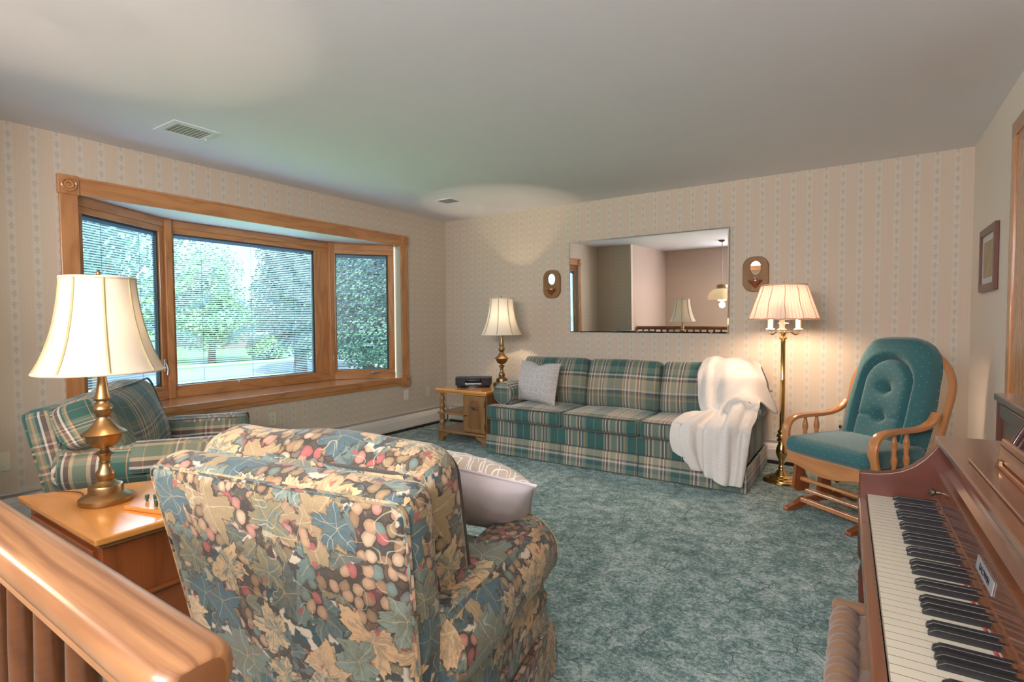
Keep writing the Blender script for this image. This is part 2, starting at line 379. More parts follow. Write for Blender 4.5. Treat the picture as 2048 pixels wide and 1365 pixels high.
M['teal_plain'] = cloth('teal_strap', (0.022, 0.105, 0.110))
def lawn():
    b = NB('lawn_grass'); o = b.obj(); n = b.noise(o, 0.7, 4); n2 = b.noise(o, 14, 2)
    return b.set(b.mix(n*0.6+n2*0.4, (0.10, 0.21, 0.09), (0.24, 0.38, 0.19)), 0.95)
M['lawn'] = lawn()
M['road'] = simple('asphalt', (0.26, 0.30, 0.34), 0.9, var=0.1, nscale=3)
M['walk'] = simple('concrete_walk', (0.62, 0.62, 0.60), 0.9, var=0.06, nscale=3)
M['roof_out'] = simple('shingle_roof', (0.30, 0.27, 0.33), 0.9, var=0.15, nscale=3)
M['siding'] = simple('pale_siding', (0.62, 0.60, 0.62), 0.8)
M['bark'] = simple('tree_bark', (0.10, 0.075, 0.055), 0.9, var=0.3, nscale=5)
M['brick'] = simple('house_brick', (0.30, 0.17, 0.13), 0.9, var=0.2)
def leaf(name, a, c):
    b = NB(name); f = b.noise(b.obj(), 1.3, 3); cc = b.mix(f.step(0.3, 0.7), a, c)
    b.set(cc, 0.6); return b.mat
M['leaf_light'] = leaf('light_tree_leaves', (0.12, 0.28, 0.15), (0.34, 0.54, 0.32))
M['leaf_dark'] = leaf('dark_tree_leaves', (0.040, 0.10, 0.075), (0.085, 0.18, 0.12))
M['leaf_blue'] = leaf('shade_tree_leaves', (0.055, 0.13, 0.10), (0.12, 0.24, 0.17))
M['shrub'] = leaf('shrub_leaves', (0.09, 0.22, 0.08), (0.28, 0.44, 0.20))

# ------------------------------------------------------------------ mesh helpers
class MB:
    def __init__(s): s.v, s.f, s.uv, s.sm = [], [], [], []
    def add(s, vs, fs, uvs=None, smooth=False, xf=None, post=None, grain=None, off=(0, 0)):
        base = len(s.v); vs = [Vector(p) for p in vs]
        for i, f in enumerate(fs):
            if uvs: u = uvs[i]
            else:
                n = Vector((0, 0, 0))
                for k in range(len(f)):
                    a, c = vs[f[k]], vs[f[(k+1) % len(f)]]
                    n += Vector(((a.y-c.y)*(a.z+c.z), (a.z-c.z)*(a.x+c.x), (a.x-c.x)*(a.y+c.y)))
                ax = max(range(3), key=lambda q: abs(n[q]))
                pl = [q for q in range(3) if q != ax]
                if grain is not None:
                    if grain in pl: pl = [grain]+[q for q in pl if q != grain]
                u = [(vs[q][pl[0]]+off[0], vs[q][pl[1]]+off[1]) for q in f]
            s.uv.append(u); s.f.append([base+q for q in f]); s.sm.append(smooth)
        for p in vs:
            if post: p = Vector(post(p))
            if xf is not None: p = xf @ p
            s.v.append(p)
        return s
    def rbox(s, c, d, r=0.008, seg=2, n=1, crown=(0, 0, 0), smooth=None, wob=0.0, **k):
        h = [d[0]/2, d[1]/2, d[2]/2]; r = min(r, min(h)*0.98); nn = n if isinstance(n, (tuple, list)) else (n, n, n)
        def pos(a):
            q = [-h[a]+r-r*math.tan(PI/4*(1-i/seg)) for i in range(seg)] if seg else []
            inn = [-h[a]+r+(2*h[a]-2*r)*i/nn[a] for i in range(nn[a]+1)]
            return q+inn+[-x for x in reversed(q)]
        P = [pos(0), pos(1), pos(2)]; c = Vector(c); ph = [random.random()*6 for _ in range(3)]
        def rnd(p):
            q = Vector([max(-(h[i]-r), min(h[i]-r, p[i])) for i in range(3)]); e = p-q; L = e.length
            if L > 1e-9: p = q+e*(r/L)
            if any(crown):
                o = p.copy()
                for a in range(3):
                    if crown[a]:
                        b1, b2 = [x for x in range(3) if x != a]
                        g = max(0, 1-(o[b1]/h[b1])**2)*max(0, 1-(o[b2]/h[b2])**2)
                        p[a] += crown[a]*g*(o[a]/h[a])
            if wob:
                p += Vector((math.sin(9*p.y+7*p.z+ph[0]), math.sin(8*p.x+9*p.z+ph[1]), math.sin(10*p.x+8*p.y+ph[2])))*wob
            return p+c
        for a in range(3):
            b1, b2 = (a+1) % 3, (a+2) % 3
            for sg in (-1, 1):
                vs, fs = [], []; A, B = P[b1], P[b2]
                raw = []
                for x in A:
                    for y in B:
                        p = Vector((0, 0, 0)); p[a] = sg*h[a]; p[b1] = x; p[b2] = y; raw.append(p+c); vs.append(rnd(p))
                nb = len(B); uvs = []
                pl = [q for q in range(3) if q != a]
                g = k.get('grain'); of = k.get('off', (0, 0))
                if g is not None and g in pl: pl = [g]+[q for q in pl if q != g]
                for i in range(len(A)-1):
                    for j in range(nb-1):
                        f = [i*nb+j, (i+1)*nb+j, (i+1)*nb+j+1, i*nb+j+1]
                        if sg < 0: f.reverse()
                        fs.append(f); uvs.append([(raw[q][pl[0]]+of[0], raw[q][pl[1]]+of[1]) for q in f])
                s.add(vs, fs, uvs, (r > 0.004 if smooth is None else smooth), k.get('xf'), k.get('post'))
        return s
    def box(s, x0, x1, y0, y1, z0, z1, r=0.003, seg=1, **k):
        return s.rbox(((x0+x1)/2, (y0+y1)/2, (z0+z1)/2), (abs(x1-x0), abs(y1-y0), abs(z1-z0)), r, seg, smooth=k.pop('smooth', False), **k)
    def lathe(s, prof, seg=32, c=(0, 0, 0), xf=None, rfun=None, post=None):
        vs, fs, uvs = [], [], []; L = 0; Ls = [0]
        for i in range(1, len(prof)):
            L += math.hypot(prof[i][0]-prof[i-1][0], prof[i][1]-prof[i-1][1]); Ls.append(L)
        for r, z in prof:
            for j in range(seg):
                t = 2*PI*j/seg; q = rfun(t, z, r) if rfun else r
                vs.append((c[0]+q*math.cos(t), c[1]+q*math.sin(t), c[2]+z))
        for i in range(len(prof)-1):
            for j in range(seg):
                k = (j+1) % seg
                fs.append([i*seg+j, i*seg+k, (i+1)*seg+k, (i+1)*seg+j])
                uvs.append([(j/seg, Ls[i]), ((j+1)/seg, Ls[i]), ((j+1)/seg, Ls[i+1]), (j/seg, Ls[i+1])])
        if prof[0][0] > 1e-4: fs.append([j for j in reversed(range(seg))]); uvs.append([(vs[q][0], vs[q][1]) for q in fs[-1]])
        if prof[-1][0] > 1e-4: fs.append([(len(prof)-1)*seg+j for j in range(seg)]); uvs.append([(vs[q][0], vs[q][1]) for q in fs[-1]])
        return s.add(vs, fs, uvs, True, xf, post)
    def shell(s, prof, seg=48, c=(0, 0, 0), rfun=None):
        vs, fs, uvs = [], [], []
        for r, z in prof:
            for j in range(seg):
                t = 2*PI*j/seg; q = rfun(t, z, r) if rfun else r
                vs.append((c[0]+q*math.cos(t), c[1]+q*math.sin(t), c[2]+z))
        for i in range(len(prof)-1):
            for j in range(seg):
                k = (j+1) % seg
                fs.append([i*seg+j, i*seg+k, (i+1)*seg+k, (i+1)*seg+j])
                uvs.append([(j/seg, prof[i][1]), ((j+1)/seg, prof[i][1]), ((j+1)/seg, prof[i+1][1]), (j/seg, prof[i+1][1])])
        return s.add(vs, fs, uvs, True)
    def tube(s, pts, r, seg=8, closed=False, xf=None, post=None, squash=None):
        pts = [Vector(p) for p in pts]; n = len(pts); vs, fs, uvs = [], [], []
        T = []
        for i in range(n):
            a = pts[i-1] if (closed or i > 0) else pts[i]; b_ = pts[(i+1) % n] if (closed or i < n-1) else pts[i]
            T.append((b_-a).normalized())
        N = T[0].orthogonal().normalized(); L = 0
        for i in range(n):
            N = (N-T[i]*N.dot(T[i])).normalized(); B = T[i].cross(N)
            rr = r[i] if isinstance(r, (list, tuple)) else r
            for j in range(seg):
                t = 2*PI*j/seg; vs.append(pts[i]+N*(rr*math.cos(t))+B*(rr*math.sin(t)))
        for i in range(n if closed else n-1):
            k = (i+1) % n; d = (pts[k]-pts[i]).length
            for j in range(seg):
                q = (j+1) % seg
                fs.append([i*seg+j, i*seg+q, k*seg+q, k*seg+j])
                uvs.append([(L, j*0.01), (L, j*0.01+0.01), (L+d, j*0.01+0.01), (L+d, j*0.01)])
            L += d
        if not closed:
            fs.append(list(reversed(range(seg)))); uvs.append([(0, 0)]*seg)
            fs.append([(n-1)*seg+j for j in range(seg)]); uvs.append([(0, 0)]*seg)
        return s.add(vs, fs, uvs, True, xf, post)
    def ribbon(s, pts, side, w, t, xf=None, smooth=True):
        pts = [Vector(p) for p in pts]; side = Vector(side).normalized(); n = len(pts); vs, fs, uvs = [], [], []; L = 0
        for i in range(n):
            T = (pts[min(i+1, n-1)]-pts[max(i-1, 0)]).normalized(); N = T.cross(side).normalized()
            tt = t[i] if isinstance(t, (list, tuple)) else t; ww = w[i] if isinstance(w, (list, tuple)) else w
            a, b_ = side*(ww/2), N*(tt/2); e = 0.72
            vs += [pts[i]-a*e-b_, pts[i]+a*e-b_, pts[i]+a-b_*e, pts[i]+a+b_*e, pts[i]+a*e+b_, pts[i]-a*e+b_, pts[i]-a+b_*e, pts[i]-a-b_*e]
        for i in range(n-1):
            d = (pts[i+1]-pts[i]).length
            for j in range(8):
                q = (j+1) % 8
                fs.append([i*8+j, i*8+q, i*8+8+q, i*8+8+j]); uvs.append([(L, j*0.02), (L, j*0.02+0.02), (L+d, j*0.02+0.02), (L+d, j*0.02)])
            L += d
        fs.append(list(reversed(range(8)))); uvs.append([(0, 0)]*8); fs.append([(n-1)*8+j for j in range(8)]); uvs.append([(0, 0)]*8)
        return s.add(vs, fs, uvs, smooth, xf)
    def prism(s, poly, axis, a0, a1, smooth=False, **k):
        # poly: 2-D points in the two other axes (in x,y,z order); extruded along axis
        n = len(poly); oth = [q for q in range(3) if q != axis]; vs = []
        for a in (a0, a1):
            for p in poly:
                q = [0, 0, 0]; q[axis] = a; q[oth[0]] = p[0]; q[oth[1]] = p[1]; vs.append(q)
        xf = k.pop('xf', None); post = k.pop('post', None); g = k.pop('grain', None); off = k.pop('off', (0, 0))
        s.add(vs, [list(range(n)), [n+i for i in reversed(range(n))]], None, False, xf, post, g, off)
        L = 0; fs, uvs = [], []
        for i in range(n):
            j = (i+1) % n; d = math.hypot(poly[j][0]-poly[i][0], poly[j][1]-poly[i][1])
            fs.append([i, n+i, n+j, j])
            if g == axis: uvs.append([(a0+off[0], L), (a1+off[0], L), (a1+off[0], L+d), (a0+off[0], L+d)])
            else: uvs.append([(L, a0), (L, a1), (L+d, a1), (L+d, a0)])
            L += d
        return s.add(vs, fs, uvs, smooth, xf, post)
    def grid(s, fn, nu, nv, su=1.0, sv=1.0, smooth=True, uvf=None, xf=None):
        vs = [fn(i/nu, j/nv) for i in range(nu+1) for j in range(nv+1)]; fs, uvs = [], []
        for i in range(nu):
            for j in range(nv):
                f = [i*(nv+1)+j, (i+1)*(nv+1)+j, (i+1)*(nv+1)+j+1, i*(nv+1)+j+1]; fs.append(f)
                uvs.append([(q//(nv+1)/nu*su, q % (nv+1)/nv*sv) for q in f])
        return s.add(vs, fs, uvs, smooth, xf)
    def build(s, name, mat, parent=None, bev=0.0, bseg=2, solid=0.0, merge=True, sub=0, sharp=0.70):
        me = bpy.data.meshes.new(name); me.from_pydata([tuple(p) for p in s.v], [], s.f)
        ul = me.uv_layers.new(name='UVMap'); d = [0.0]*(2*len(me.loops)); k = 0
        for u in s.uv:
            for q in u: d[k] = q[0]; d[k+1] = q[1]; k += 2
        ul.data.foreach_set('uv', d)
        me.polygons.foreach_set('use_smooth', s.sm)
        if merge:
            bm = bmesh.new(); bm.from_mesh(me); bmesh.ops.remove_doubles(bm, verts=bm.verts, dist=2e-5)
            bmesh.ops.recalc_face_normals(bm, faces=bm.faces)
            for e in bm.edges:
                if len(e.link_faces) == 2 and e.calc_face_angle(0) > sharp: e.smooth = False
            bm.to_mesh(me); bm.free()
        me.materials.append(mat if not isinstance(mat, str) else M[mat])
        o = bpy.data.objects.new(name, me); C.objects.link(o)
        if parent is not None: o.parent = parent
        if solid:
            m = o.modifiers.new('solid', 'SOLIDIFY'); m.thickness = solid; m.offset = 0
        if sub: m = o.modifiers.new('sub', 'SUBSURF'); m.levels = sub; m.render_levels = sub
        if bev:
            m = o.modifiers.new('bevel', 'BEVEL'); m.width = bev; m.segments = bseg; m.limit_method = 'ANGLE'; m.angle_limit = math.radians(40)
        return o

def thing(name, label, cat, loc=(0, 0, 0), rz=0.0, group=None):
    o = bpy.data.objects.new(name, None); C.objects.link(o); o.empty_display_size = 0.1
    o.location = loc; o.rotation_euler = (0, 0, rz); o['label'] = label; o['category'] = cat
    if group: o['group'] = group
    return o
def tag(o, label, cat, group=None, kind=None):
    o['label'] = label; o['category'] = cat
    if group: o['group'] = group
    if kind: o['kind'] = kind
    return o
def struct(name, mb, mat, **k):
    o = mb.build(name, mat, **k); o['kind'] = 'structure'; return o
def arc(cx, cy, r, a0, a1, n): return [(cx+r*math.cos(a0+(a1-a0)*i/n), cy+r*math.sin(a0+(a1-a0)*i/n)) for i in range(n+1)]
def smooth_path(pts, n=8):
    pts = [Vector(p) for p in pts]; out = []
    for i in range(len(pts)-1):
        p0 = pts[max(i-1, 0)]; p1 = pts[i]; p2 = pts[i+1]; p3 = pts[min(i+2, len(pts)-1)]
        for k in range(n):
            t = k/n; out.append(0.5*((2*p1)+(p2-p0)*t+(2*p0-5*p1+4*p2-p3)*t*t+(3*p1-p0-3*p2+p3)*t**3))
    return out+[pts[-1]]
def rot_x(a, about):
    return Matrix.Translation(about) @ Matrix.Rotation(a, 4, 'X') @ Matrix.Translation(-Vector(about))

# ================================================================== the setting
RW, RH = 4.925, 2.44
fl = MB().box(-0.02, RW+0.02, -6.5, 0.02, -0.06, 0.0, 0, 0); struct('floor', fl, 'carpet')
ce = MB().box(-0.14, RW+0.14, -6.6, 0.14, RH, RH+0.08, 0, 0); struct('ceiling', ce, 'ceil')
WY0, WY1, WZ0, WZ1 = -3.66, -0.75, 0.60, 2.07
wl = MB()
for y0, y1, z0, z1 in ((-4.49, WY0, 0, RH), (WY1, 0.0, 0, RH), (WY0, WY1, 0, WZ0), (WY0, WY1, WZ1, RH)):
    wl.box(-0.12, 0.0, y0, y1, z0, z1, 0, 0, off=(0.0715, 0.0))
struct('wall_left', wl, 'wallpaper')
struct('wall_back', MB().box(-0.12, RW+0.12, 0.0, 0.12, 0, RH, 0, 0, off=(0.0, 0.0)), 'wallpaper')
struct('wall_right', MB().box(RW, RW+0.12, -6.5, 0.0, 0, RH, 0, 0), 'cream')
wf = MB().box(-0.12, 0.684, -4.60, -4.486, 0, RH, 0, 0); struct('wall_front', wf, 'wallpaper')
struct('wall_hall', MB().box(0.57, 0.686, -6.5, -4.602, 0, RH, 0, 0), 'hall')
struct('wall_dining', MB().box(0.57, RW+0.12, -6.62, -6.5, 0, RH, 0, 0), 'hall')
# window frame added around the dining fill lamp, behind the camera
w2 = bpy.data.objects.new('fill_light_frame', None); C.objects.link(w2); w2['kind'] = 'structure'
for x0, x1, z0, z1 in ((2.28, 2.38, 1.53, 2.43), (4.72, 4.82, 1.53, 2.43), (2.38, 4.72, 1.53, 1.62), (2.38, 4.72, 2.34, 2.43)):
    MB().box(x0, x1, -6.499, -6.43, z0, z1, 0.004, grain=0 if x1-x0 > 1 else 2).build('casing', 'oak', w2)
for x in (3.17, 3.93): MB().box(x-0.02, x+0.02, -6.44, -6.41, 1.62, 2.34, 0.003, grain=2).build('mullion', 'oak', w2)
# oak door casing on the right wall
dr = bpy.data.objects.new('door_1', None); C.objects.link(dr); dr['kind'] = 'structure'
for nm, (y0, y1, z0, z1), g in (('casing', (-1.35, -1.275, 0, 2.14), 2), ('casing', (-2.12, -2.045, 0, 2.14), 2), ('casing', (-2.12, -1.275, 2.14, 2.215), 1)):
    MB().box(RW-0.02, RW-0.001, y0, y1, z0, z1, 0.004, grain=g).build(nm, 'oak', dr)
MB().box(RW-0.012, RW-0.001, -2.045, -1.35, 0.01, 2.14, 0.003, grain=2).build('door_panel', 'oak', dr)
dh = MB().lathe([(0.012, 0), (0.012, 0.03), (0.026, 0.035), (0.028, 0.05), (0.015, 0.06), (0, 0.062)], 16, xf=Matrix.Translation((RW-0.012, -1.97, 0.95)) @ Matrix.Rotation(-PI/2, 4, 'Y'))
dh.build('door_knob', 'brass_bright', dr)

# ---- bay window
win = bpy.data.objects.new('window_1', None); C.objects.link(win); win['kind'] = 'structure'
CW = 0.088   # casing width
MB().box(0.001, 0.022, WY0-0.085, WY0+0.012, 0.60, 2.075, 0.004, grain=2).build('casing_side', 'oak', win)
MB().box(0.001, 0.022, WY1-0.012, WY1+0.085, 0.60, 2.075, 0.004, grain=2, off=(.4, .3)).build('casing_side', 'oak', win)
hc = MB().box(0.001, 0.020, WY0-0.0, WY1+0.0, 2.062, 2.172, 0.004, grain=1)
hc.box(0.001, 0.027, WY0, WY1, 2.158, 2.176, 0.004, grain=1, off=(.1, .2)); hc.build('casing_head', 'oak', win)
ap = MB().box(0.001, 0.022, WY0-0.0, WY1, 0.545, 0.602, 0.005, grain=1, off=(.2, .5))
ap.box(0.001, 0.015, WY0, WY1, 0.512, 0.548, 0.004, grain=1, off=(.7, .1)); ap.build('apron', 'oak', win)
for y in (WY0-0.037, WY1+0.037):
    for z in (2.118, 0.555):
        k = MB().box(0.001, 0.030, y-0.057, y+0.057, z-0.062, z+0.062, 0.005, grain=2, off=(y, z))
        k.lathe([(0.044, 0.0), (0.043, 0.010), (0.038, 0.013), (0.033, 0.010), (0.032, 0.0015), (0.027, 0.0015), (0.026, 0.011), (0.020, 0.013), (0.014, 0.011), (0.013, 0.002), (0.009, 0.004), (0.0, 0.012)], 28,
                xf=Matrix.Translation((0.030, y, z)) @ Matrix.Rotation(PI/2, 4, 'Y'))
        k.build('rosette_block', 'oak', win)
BX = -0.46; A0, A1, B1, B0 = (-0.02, WY0), (BX, -2.925), (BX, -1.345), (-0.06, -0.80)
poly = [(0.0, WY0), (BX-0.10, -2.985), (BX-0.10, -1.285), (0.0, WY1)]
MB().prism(poly, 2, 0.565, 0.602, grain=1).build('seat_board', 'oak_sill', win, bev=0.003)
MB().prism(poly, 2, 2.07, 2.11).build('head_board', 'white', win)
# painted returns between wall and side sashes
MB().box(-0.12, 0.0, WY1-0.012, WY1, 0.602, 2.07, 0, 0).build('jamb', 'jamb', win)
MB().box(-0.12, 0.0, WY0, WY0+0.012, 0.602, 2.07, 0, 0).build('jamb', 'jamb', win)
for (x, y) in (A1, B1):
    MB().rbox((x+0.012, y, 1.336), (0.055, 0.055, 1.468), 0.006, 1, grain=2, smooth=False).build('corner_post', 'oak', win)
def sash(P0, P1, e0, e1, hz, bz, crank, latch, seedz):
    P0 = Vector((*P0, 0)); P1 = Vector((*P1, 0)); d = (P1-P0); L = d.length; d.normalize(); nrm = Vector((d.y, -d.x, 0))
    if nrm.x > 0: nrm = -nrm            # outward (towards the street)
    X = Matrix(((d.x, nrm.x, 0, P0.x), (d.y, nrm.y, 0, P0.y), (0, 0, 1, 0), (0, 0, 0, 1)))
    s0, s1 = e0, L-e1
    f = MB()
    f.box(0.0, L, 0, 0.05, hz, 2.068, 0.003, grain=0, xf=X, off=(seedz, 0)); f.box(0.0, L, 0, 0.05, 0.604, bz, 0.003, grain=0, xf=X, off=(0, seedz))
    f.box(0, s0, -0.002, 0.05, bz, hz, 0.003, grain=2, xf=X, off=(seedz, .3)); f.box(s1, L, -0.002, 0.05, bz, hz, 0.003, grain=2, xf=X, off=(.3, seedz))
    f.box(0.0, L, -0.012, 0.0, hz+0.045, 2.068, 0.003, grain=0, xf=X); f.box(0.0, L, -0.02, 0.0, 0.604, bz-0.035, 0.003, grain=0, xf=X)
    f.build('sash_frame', 'oak', win)
    g = MB()
    for a, b_ in ((s0, s0+0.006), (s1-0.018, s1)): g.box(a, b_, 0.012, 0.045, bz, hz, 0, 0, xf=X)
    g.box(s0, s1, 0.012, 0.045, hz-0.010, hz, 0, 0, xf=X)
    g.build('gasket', 'gasket', win)
    MB().add([(s0, 0.046, bz), (s1, 0.046, bz), (s1, 0.046, hz), (s0, 0.046, hz)], [[0, 1, 2, 3]], xf=X).build('glass_pane', 'glass', win)
    MB().add([(s0, 0.022, bz), (s1, 0.022, bz), (s1, 0.022, hz), (s0, 0.022, hz)], [[0, 1, 2, 3]], xf=X).build('glass_pane', 'glass', win)
    bl = MB(); z = bz+0.02; pitch = 0.0178
    bl.box(s0+0.008, s1-0.02, 0.026, 0.043, hz-0.035, hz-0.013, 0, 0, xf=X)
    bl.box(s0+0.008, s1-0.02, 0.028, 0.040, bz+0.002, bz+0.012, 0, 0, xf=X)
    while z < hz-0.04:
        bl.add([(s0+0.008, 0.0270, z+0.0046), (s1-0.02, 0.0270, z+0.0046), (s1-0.02, 0.0345, z+0.0018), (s0+0.008, 0.0345, z+0.0018),
                (s1-0.02, 0.0420, z-0.0024), (s0+0.008, 0.0420, z-0.0024)], [[0, 1, 2, 3], [3, 2, 4, 5]], xf=X)
        z += pitch
    for t in (0.17, 0.5, 0.83) if L > 1.2 else (0.25, 0.75):
        q = s0+(s1-s0)*t; bl.box(q-0.0012, q+0.0012, 0.026, 0.0275, bz, hz-0.02, 0, 0, xf=X)
    bl.build('mini_blind', 'blind', win, merge=False)
    if crank is not None:
        k = MB().box(crank-0.045, crank+0.045, -0.035, -0.02, bz-0.045, bz-0.022, 0.006, 2, xf=X)
        k.tube([Vector(p) for p in ((crank+0.03, -0.036, bz-0.03), (crank, -0.046, bz-0.028), (crank-0.04, -0.045, bz-0.035))], 0.006, 8, xf=X); k.build('crank_handle', 'chrome', win)
    if latch is not None:
        k = MB().box(latch-0.009, latch+0.009, -0.012, -0.002, 0.83, 0.93, 0.003, 1, xf=X)
        k.tube([(latch, -0.016, 0.90), (latch+0.006, -0.028, 0.85), (latch, -0.026, 0.80)], 0.006, 8, xf=X); k.build('latch', 'silver', win)
sash(A0, A1, 0.06, 0.085, 1.957, 0.712, None, 0.79, .1)
sash(A1, B1, 0.055, 0.185, 1.962, 0.698, None, None, .55)
sash(B1, B0, 0.06, 0.065, 1.955, 0.70, 0.46, 0.022, .9)
kn = MB().lathe([(0.006, 0), (0.006, 0.012), (0.011, 0.016), (0.009, 0.024), (0, 0.026)], 12, xf=Matrix.Translation((BX, -2.36, 0.685)) @ Matrix.Rotation(PI/2, 4, 'Y'))
kn.build('latch_knob', 'silver', win)

# ---- baseboard heaters
def heater(name, axis, a0, a1, label):
    t = thing(name, label, 'heater', ((a0+a1)/2, 0, 0) if axis == 0 else (0, (a0+a1)/2, 0))
    L = (a1-a0)/2; sg = -1 if axis == 0 else 1
    def P(poly): return [(sg*x, z) for x, z in poly]
    MB().prism(P([(0.002, 0.03), (0.012, 0.03), (0.012, 0.192), (0.030, 0.192), (0.030, 0.20), (0.002, 0.20)]), axis, -L, L).build('back_panel', 'heater', t)
    MB().prism(P([(0.050, 0.030), (0.066, 0.034), (0.070, 0.050), (0.070, 0.128), (0.066, 0.134), (0.062, 0.150), (0.040, 0.176), (0.036, 0.174), (0.056, 0.148), (0.058, 0.04)]), axis, -L, L).build('front_cover', 'heater', t)
    MB().prism(P([(0.012, 0.06), (0.05, 0.06), (0.05, 0.14), (0.012, 0.16)]), axis, -L+0.01, L-0.01).build('fin_core', 'dark', t)
    for q in (-L, L-0.02): MB().prism(P([(0.002, 0.03), (0.071, 0.03), (0.071, 0.14), (0.038, 0.20), (0.002, 0.20)]), axis, q, q+0.02).build('end_cap', 'heater', t)
    MB().prism(P([(0.01, 0.0), (0.055, 0.0), (0.055, 0.03), (0.01, 0.03)]), axis, -L, L).build('base_strip', 'dark', t)
    return t
heater('baseboard_heater', 1, -4.40, -0.085, 'long white baseboard heater under the bay window')
heater('baseboard_heater', 0, 0.085, 4.80, 'white baseboard heater along the wall behind the sofa')

# ---- ceiling vents
def vent(x0, x1, y0, y1, lx0, lx1, ly0, ly1, n, label):
    t = thing('ceiling_vent', label, 'vent', ((x0+x1)/2, (y0+y1)/2, RH), group=None)
    cx, cy = (x0+x1)/2, (y0+y1)/2
    m = MB(); zz = -0.006
    for a, b_, c_, d in ((x0, x1, y0, ly0), (x0, x1, ly1, y1), (x0, lx0, ly0, ly1), (lx1, x1, ly0, ly1)):
        m.box(a-cx, b_-cx, c_-cy, d-cy, zz, -0.0005, 0.0015)
    m.build('frame', 'ceil', t)
    MB().box(lx0-cx, lx1-cx, ly0-cy, ly1-cy, -0.003, -0.001, 0, 0).build('duct_opening', 'pewter', t)
    for i in range(n):
        y = ly0+(ly1-ly0)*(i+0.5)/n-cy
        MB().box(-0.5*(lx1-lx0)+(lx0+lx1)/2-cx, 0.5*(lx1-lx0)+(lx0+lx1)/2-cx, y-0.006, y+0.006, -0.0025, -0.001, 0, 0,
                 xf=rot_x(0.5, (0, y, -0.004))).build('louver', 'ceil', t)
    MB().tube([(lx0-cx+0.05, ly1-cy+0.012, -0.006), (lx0-cx+0.05, ly1-cy+0.02, -0.02)], 0.003, 6).build('lever', 'ceil', t)
vent(0.575, 0.850, -3.425, -3.150, 0.625, 0.80, -3.385, -3.175, 9, 'white louvered ceiling vent above the bay window, the larger one')
vent(0.66, 0.90, -0.945, -0.745, 0.69, 0.87, -0.92, -0.77, 6, 'small square ceiling vent near the corner above the end table lamp')

# ---- wall plates and outlets
def plate(x, y, z, face, label, kind='outlet', mat='plate'):
    rz = 0 if face == 'x' else -PI/2
    t = thing('wall_outlet' if kind != 'blank' else 'wall_plate', label, 'outlet' if kind != 'blank' else 'wall plate', (x, y, z), rz)
    MB().box(0.001, 0.007, -0.036, 0.036, -0.058, 0.058, 0.003, 2).build('cover_plate', mat, t)
    if kind == 'outlet':
        for dz in (-0.021, 0.021):
            s_ = MB().box(0.007, 0.0095, -0.016, 0.016, dz-0.014, dz+0.014, 0.002, 2).build('socket', mat, t)
            k = MB()
            for dy in (-0.006, 0.006): k.box(0.0094, 0.0100, dy-0.0012, dy+0.0012, dz-0.002, dz+0.007, 0, 0)
            k.box(0.0094, 0.0100, -0.002, 0.002, dz-0.010, dz-0.006, 0, 0); k.build('slots', 'dark', s_)
    return t
plate(0, -2.317, 0.381, 'x', 'ivory wall outlet below the bay window beside the plaid armchair arm')
plate(0, -0.699, 0.397, 'x', 'wallpaper-covered plate just under the right lower window rosette', 'blank', 'cream')
plate(0, -0.346, 0.397, 'x', 'plain ivory wall plate beside the corner next to the end table', 'blank')
plate(0, -4.058, 0.395, 'x', 'ivory wall plate low on the wall behind the plaid armchair', 'blank')
plate(4.144, 0, 0.383, 'y', 'ivory outlet seen through the arm of the teal glider, black plug in it')
pg = thing('power_plug', 'black plug with cord in the outlet behind the teal glider', 'plug', (4.15, -0.0105, 0.365))
MB().box(-0.013, 0.013, -0.032, 0.0, -0.013, 0.013, 0.005, 2).build('plug_body', 'black', pg)
MB().tube(smooth_path([(0, -0.03, 0), (-0.02, -0.05, -0.06), (-0.09, -0.075, -0.15), (-0.16, -0.09, -0.23), (-0.25, -0.12, -0.35), (-0.33, -0.30, -0.362)], 6), 0.003, 6).build('power_cord', 'cord', pg)

# ================================================================== upholstery helpers
def piping(parent, pts, r=0.006, mat='welt_dark', closed=True, xf=None, post=None, name='piping'):
    return MB().tube(pts, r, 6, closed, xf, post).build(name, mat, parent)
def rrect(x0, x1, y0, y1, r, z, plane='xy', n=5):
    q = [(x1-r, y1-r, 0), (x0+r, y1-r, PI/2), (x0+r, y0+r, PI), (x1-r, y0+r, 1.5*PI)]; out = []
    for cx, cy, a in q:
        for i in range(n+1):
            t = a+PI/2*i/n; u, v = cx+r*math.cos(t), cy+r*math.sin(t)
            out.append((u, v, z) if plane == 'xy' else (u, z, v) if plane == 'xz' else (z, u, v))
    return out

# ================================================================== sofa
sofa = thing('sofa', 'long three-seat green and beige plaid sofa along the wallpapered wall', 'sofa', (2.5, -0.555, 0))
SX = 1.13
sk = MB()
for a, b_ in ((-SX, -0.346), (-0.340, 0.340), (0.346, SX)):
    sk.rbox(((a+b_)/2, -0.468, 0.088), (b_-a, 0.022, 0.160), 0.008, 2, n=(8, 1, 4), post=lambda p: (p[0], p[1]-0.02*(0.17-p[2])/0.17, p[2]))
for x in (-SX+0.011, SX-0.011):
    sk.rbox((x, -0.20, 0.088), (0.022, 0.50, 0.160), 0.008, 2, n=(1, 6, 3)); sk.rbox((x, 0.255, 0.088), (0.022, 0.39, 0.160), 0.008, 2, n=(1, 6, 3))
sk.rbox((0, 0.44, 0.088), (2*SX-0.02, 0.02, 0.160), 0.008, 2); sk.build('skirt', 'plaid', sofa)
for i, (a, b_) in enumerate(((-0.347, -0.339), (0.339, 0.347))): pass
MB().rbox((0, -0.01, 0.235), (2*SX-0.05, 0.90, 0.155), 0.025, 3, n=(10, 4, 2)).build('base', 'plaid', sofa)
piping(sofa, [(-SX+0.02, -0.462, 0.168), (0, -0.466, 0.167), (SX-0.02, -0.462, 0.168)], 0.005, 'welt_dark', False, name='skirt_piping')
